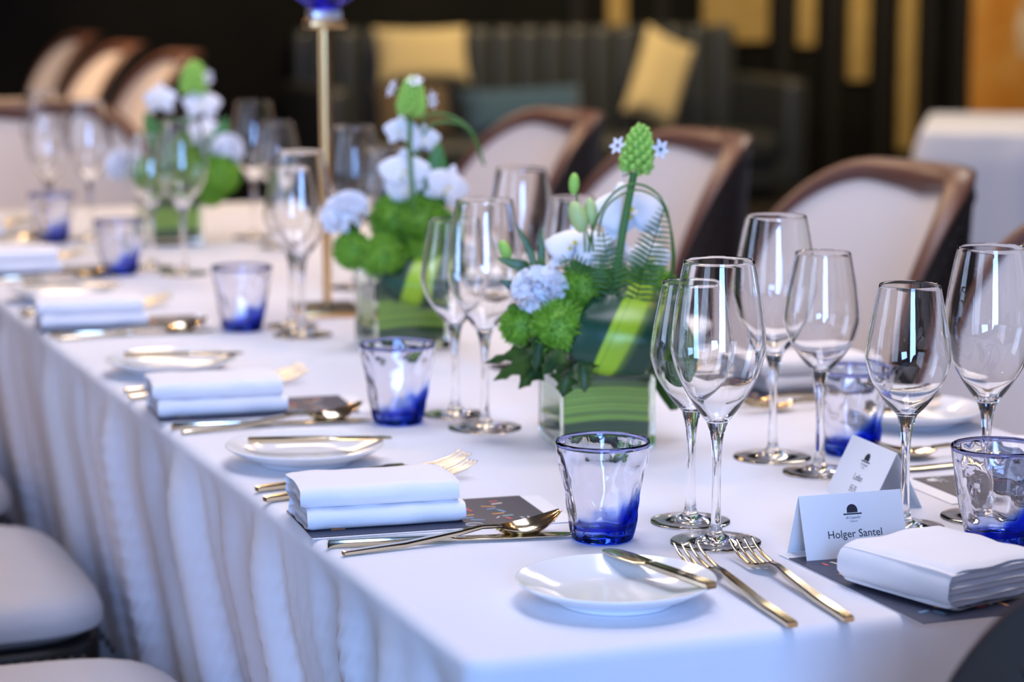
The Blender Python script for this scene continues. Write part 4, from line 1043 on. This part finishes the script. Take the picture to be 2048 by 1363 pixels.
g2 = at_back(1318, 175, SY - .50); pillow(g2.x, SY - .50, g2.z, .30, .50, .14, -.25, .42, 0, PILLOWG, 'gold cushion leaning on its corner at the sofa end')
g3 = at_back(790, 215, SY - .6); pillow(g1.x - .06, SY - .38, g3.z, .40, .27, .15, -.2, 0, 0, mat('shaded_gold_fabric', (.12, .085, .05), .8), 'brown stand-in for the shaded lower part of the wide gold cushion')  # brown colour paints the shade on the gold cushion's lower part

# ------------------------------------------------------------------ amber panel and side table on the far right
a0, a1 = at_back(1926, 200, RY1), at_back(2048, 200, RY1)
t = thing('amber_wall_panel', 'framed amber orange stone panel with pale veins on the dark wall', 'wall panel', (a0.x + .6, RY1 - .02, .25))
ob('stone_slab', boxmesh('stone_slab', (-.6, .6, -.02, .02, 0, 2.4), AMBER), t)
for xs in ((-.72, -.6), (.6, .72)): ob('frame_post', boxmesh('frame_post', (xs[0], xs[1], -.06, .02, -.25, 2.5), BLACKW, .01), t)
ob('frame_rail', boxmesh('frame_rail', (-.72, .72, -.06, .02, 2.4, 2.52), BLACKW, .01), t)
ob('frame_rail', boxmesh('frame_rail', (-.72, .72, -.06, .02, -.12, 0), BLACKW, .01), t)
def vein(x, z, w_, h, seed):
    bm = bmesh.new(); n = 20; vs = []
    for k in range(n):
        a = 2 * PI * k / n; q = 1 + .35 * noise.noise((math.cos(a) * 1.6, math.sin(a) * 1.6, seed)); vs.append((x + w_ * q * math.cos(a), z + h * q * math.sin(a)))
    A_ = [bm.verts.new((p[0], -.024, p[1])) for p in vs]; B_ = [bm.verts.new((p[0], -.018, p[1])) for p in vs]
    bm.faces.new(A_); bm.faces.new(B_[::-1])
    for i in range(n): j = (i + 1) % n; bm.faces.new((A_[i], A_[j], B_[j], B_[i]))
    ob('pale_vein', mesh_of(bm, 'pale_vein', PALE, smooth=False), t)
vein(-.22, .60, .055, .16, 1); vein(-.15, .80, .07, .10, 2); vein(.1, .7, .1, .2, 3)
pA, pB = onz(1837, 262), onz(1858, 224)
dirn = (pB - pA); dirn.z = 0; L_ = dirn.length; ang = math.atan2(dirn.y, dirn.x) - PI / 2
t = thing('side_table', 'square service table hidden under white cloth near the amber panel', 'table', (pA.x, pA.y, 0), ang)
ob('tabletop', boxmesh('tabletop', (.03, 1.47, .03, L_ - .03, TOP - .04, TOP - .008), BLACKW), t)
for x in (.12, 1.38):
    for y in (.12, L_ - .12): ob('leg', boxmesh('leg', (x - .02, x + .02, y - .02, y + .02, 0, TOP - .04), BLACKW), t)
o = ob('tablecloth', cloth_mesh(0, 1.5, 0, L_, TOP, .03, CLOTH, .03, .03, .012, 8, .015, .05, 0), None, (pA.x, pA.y, 0), (0, 0, ang))
tag(o, 'white cloth over the service table in front of the amber panel', 'tablecloth')
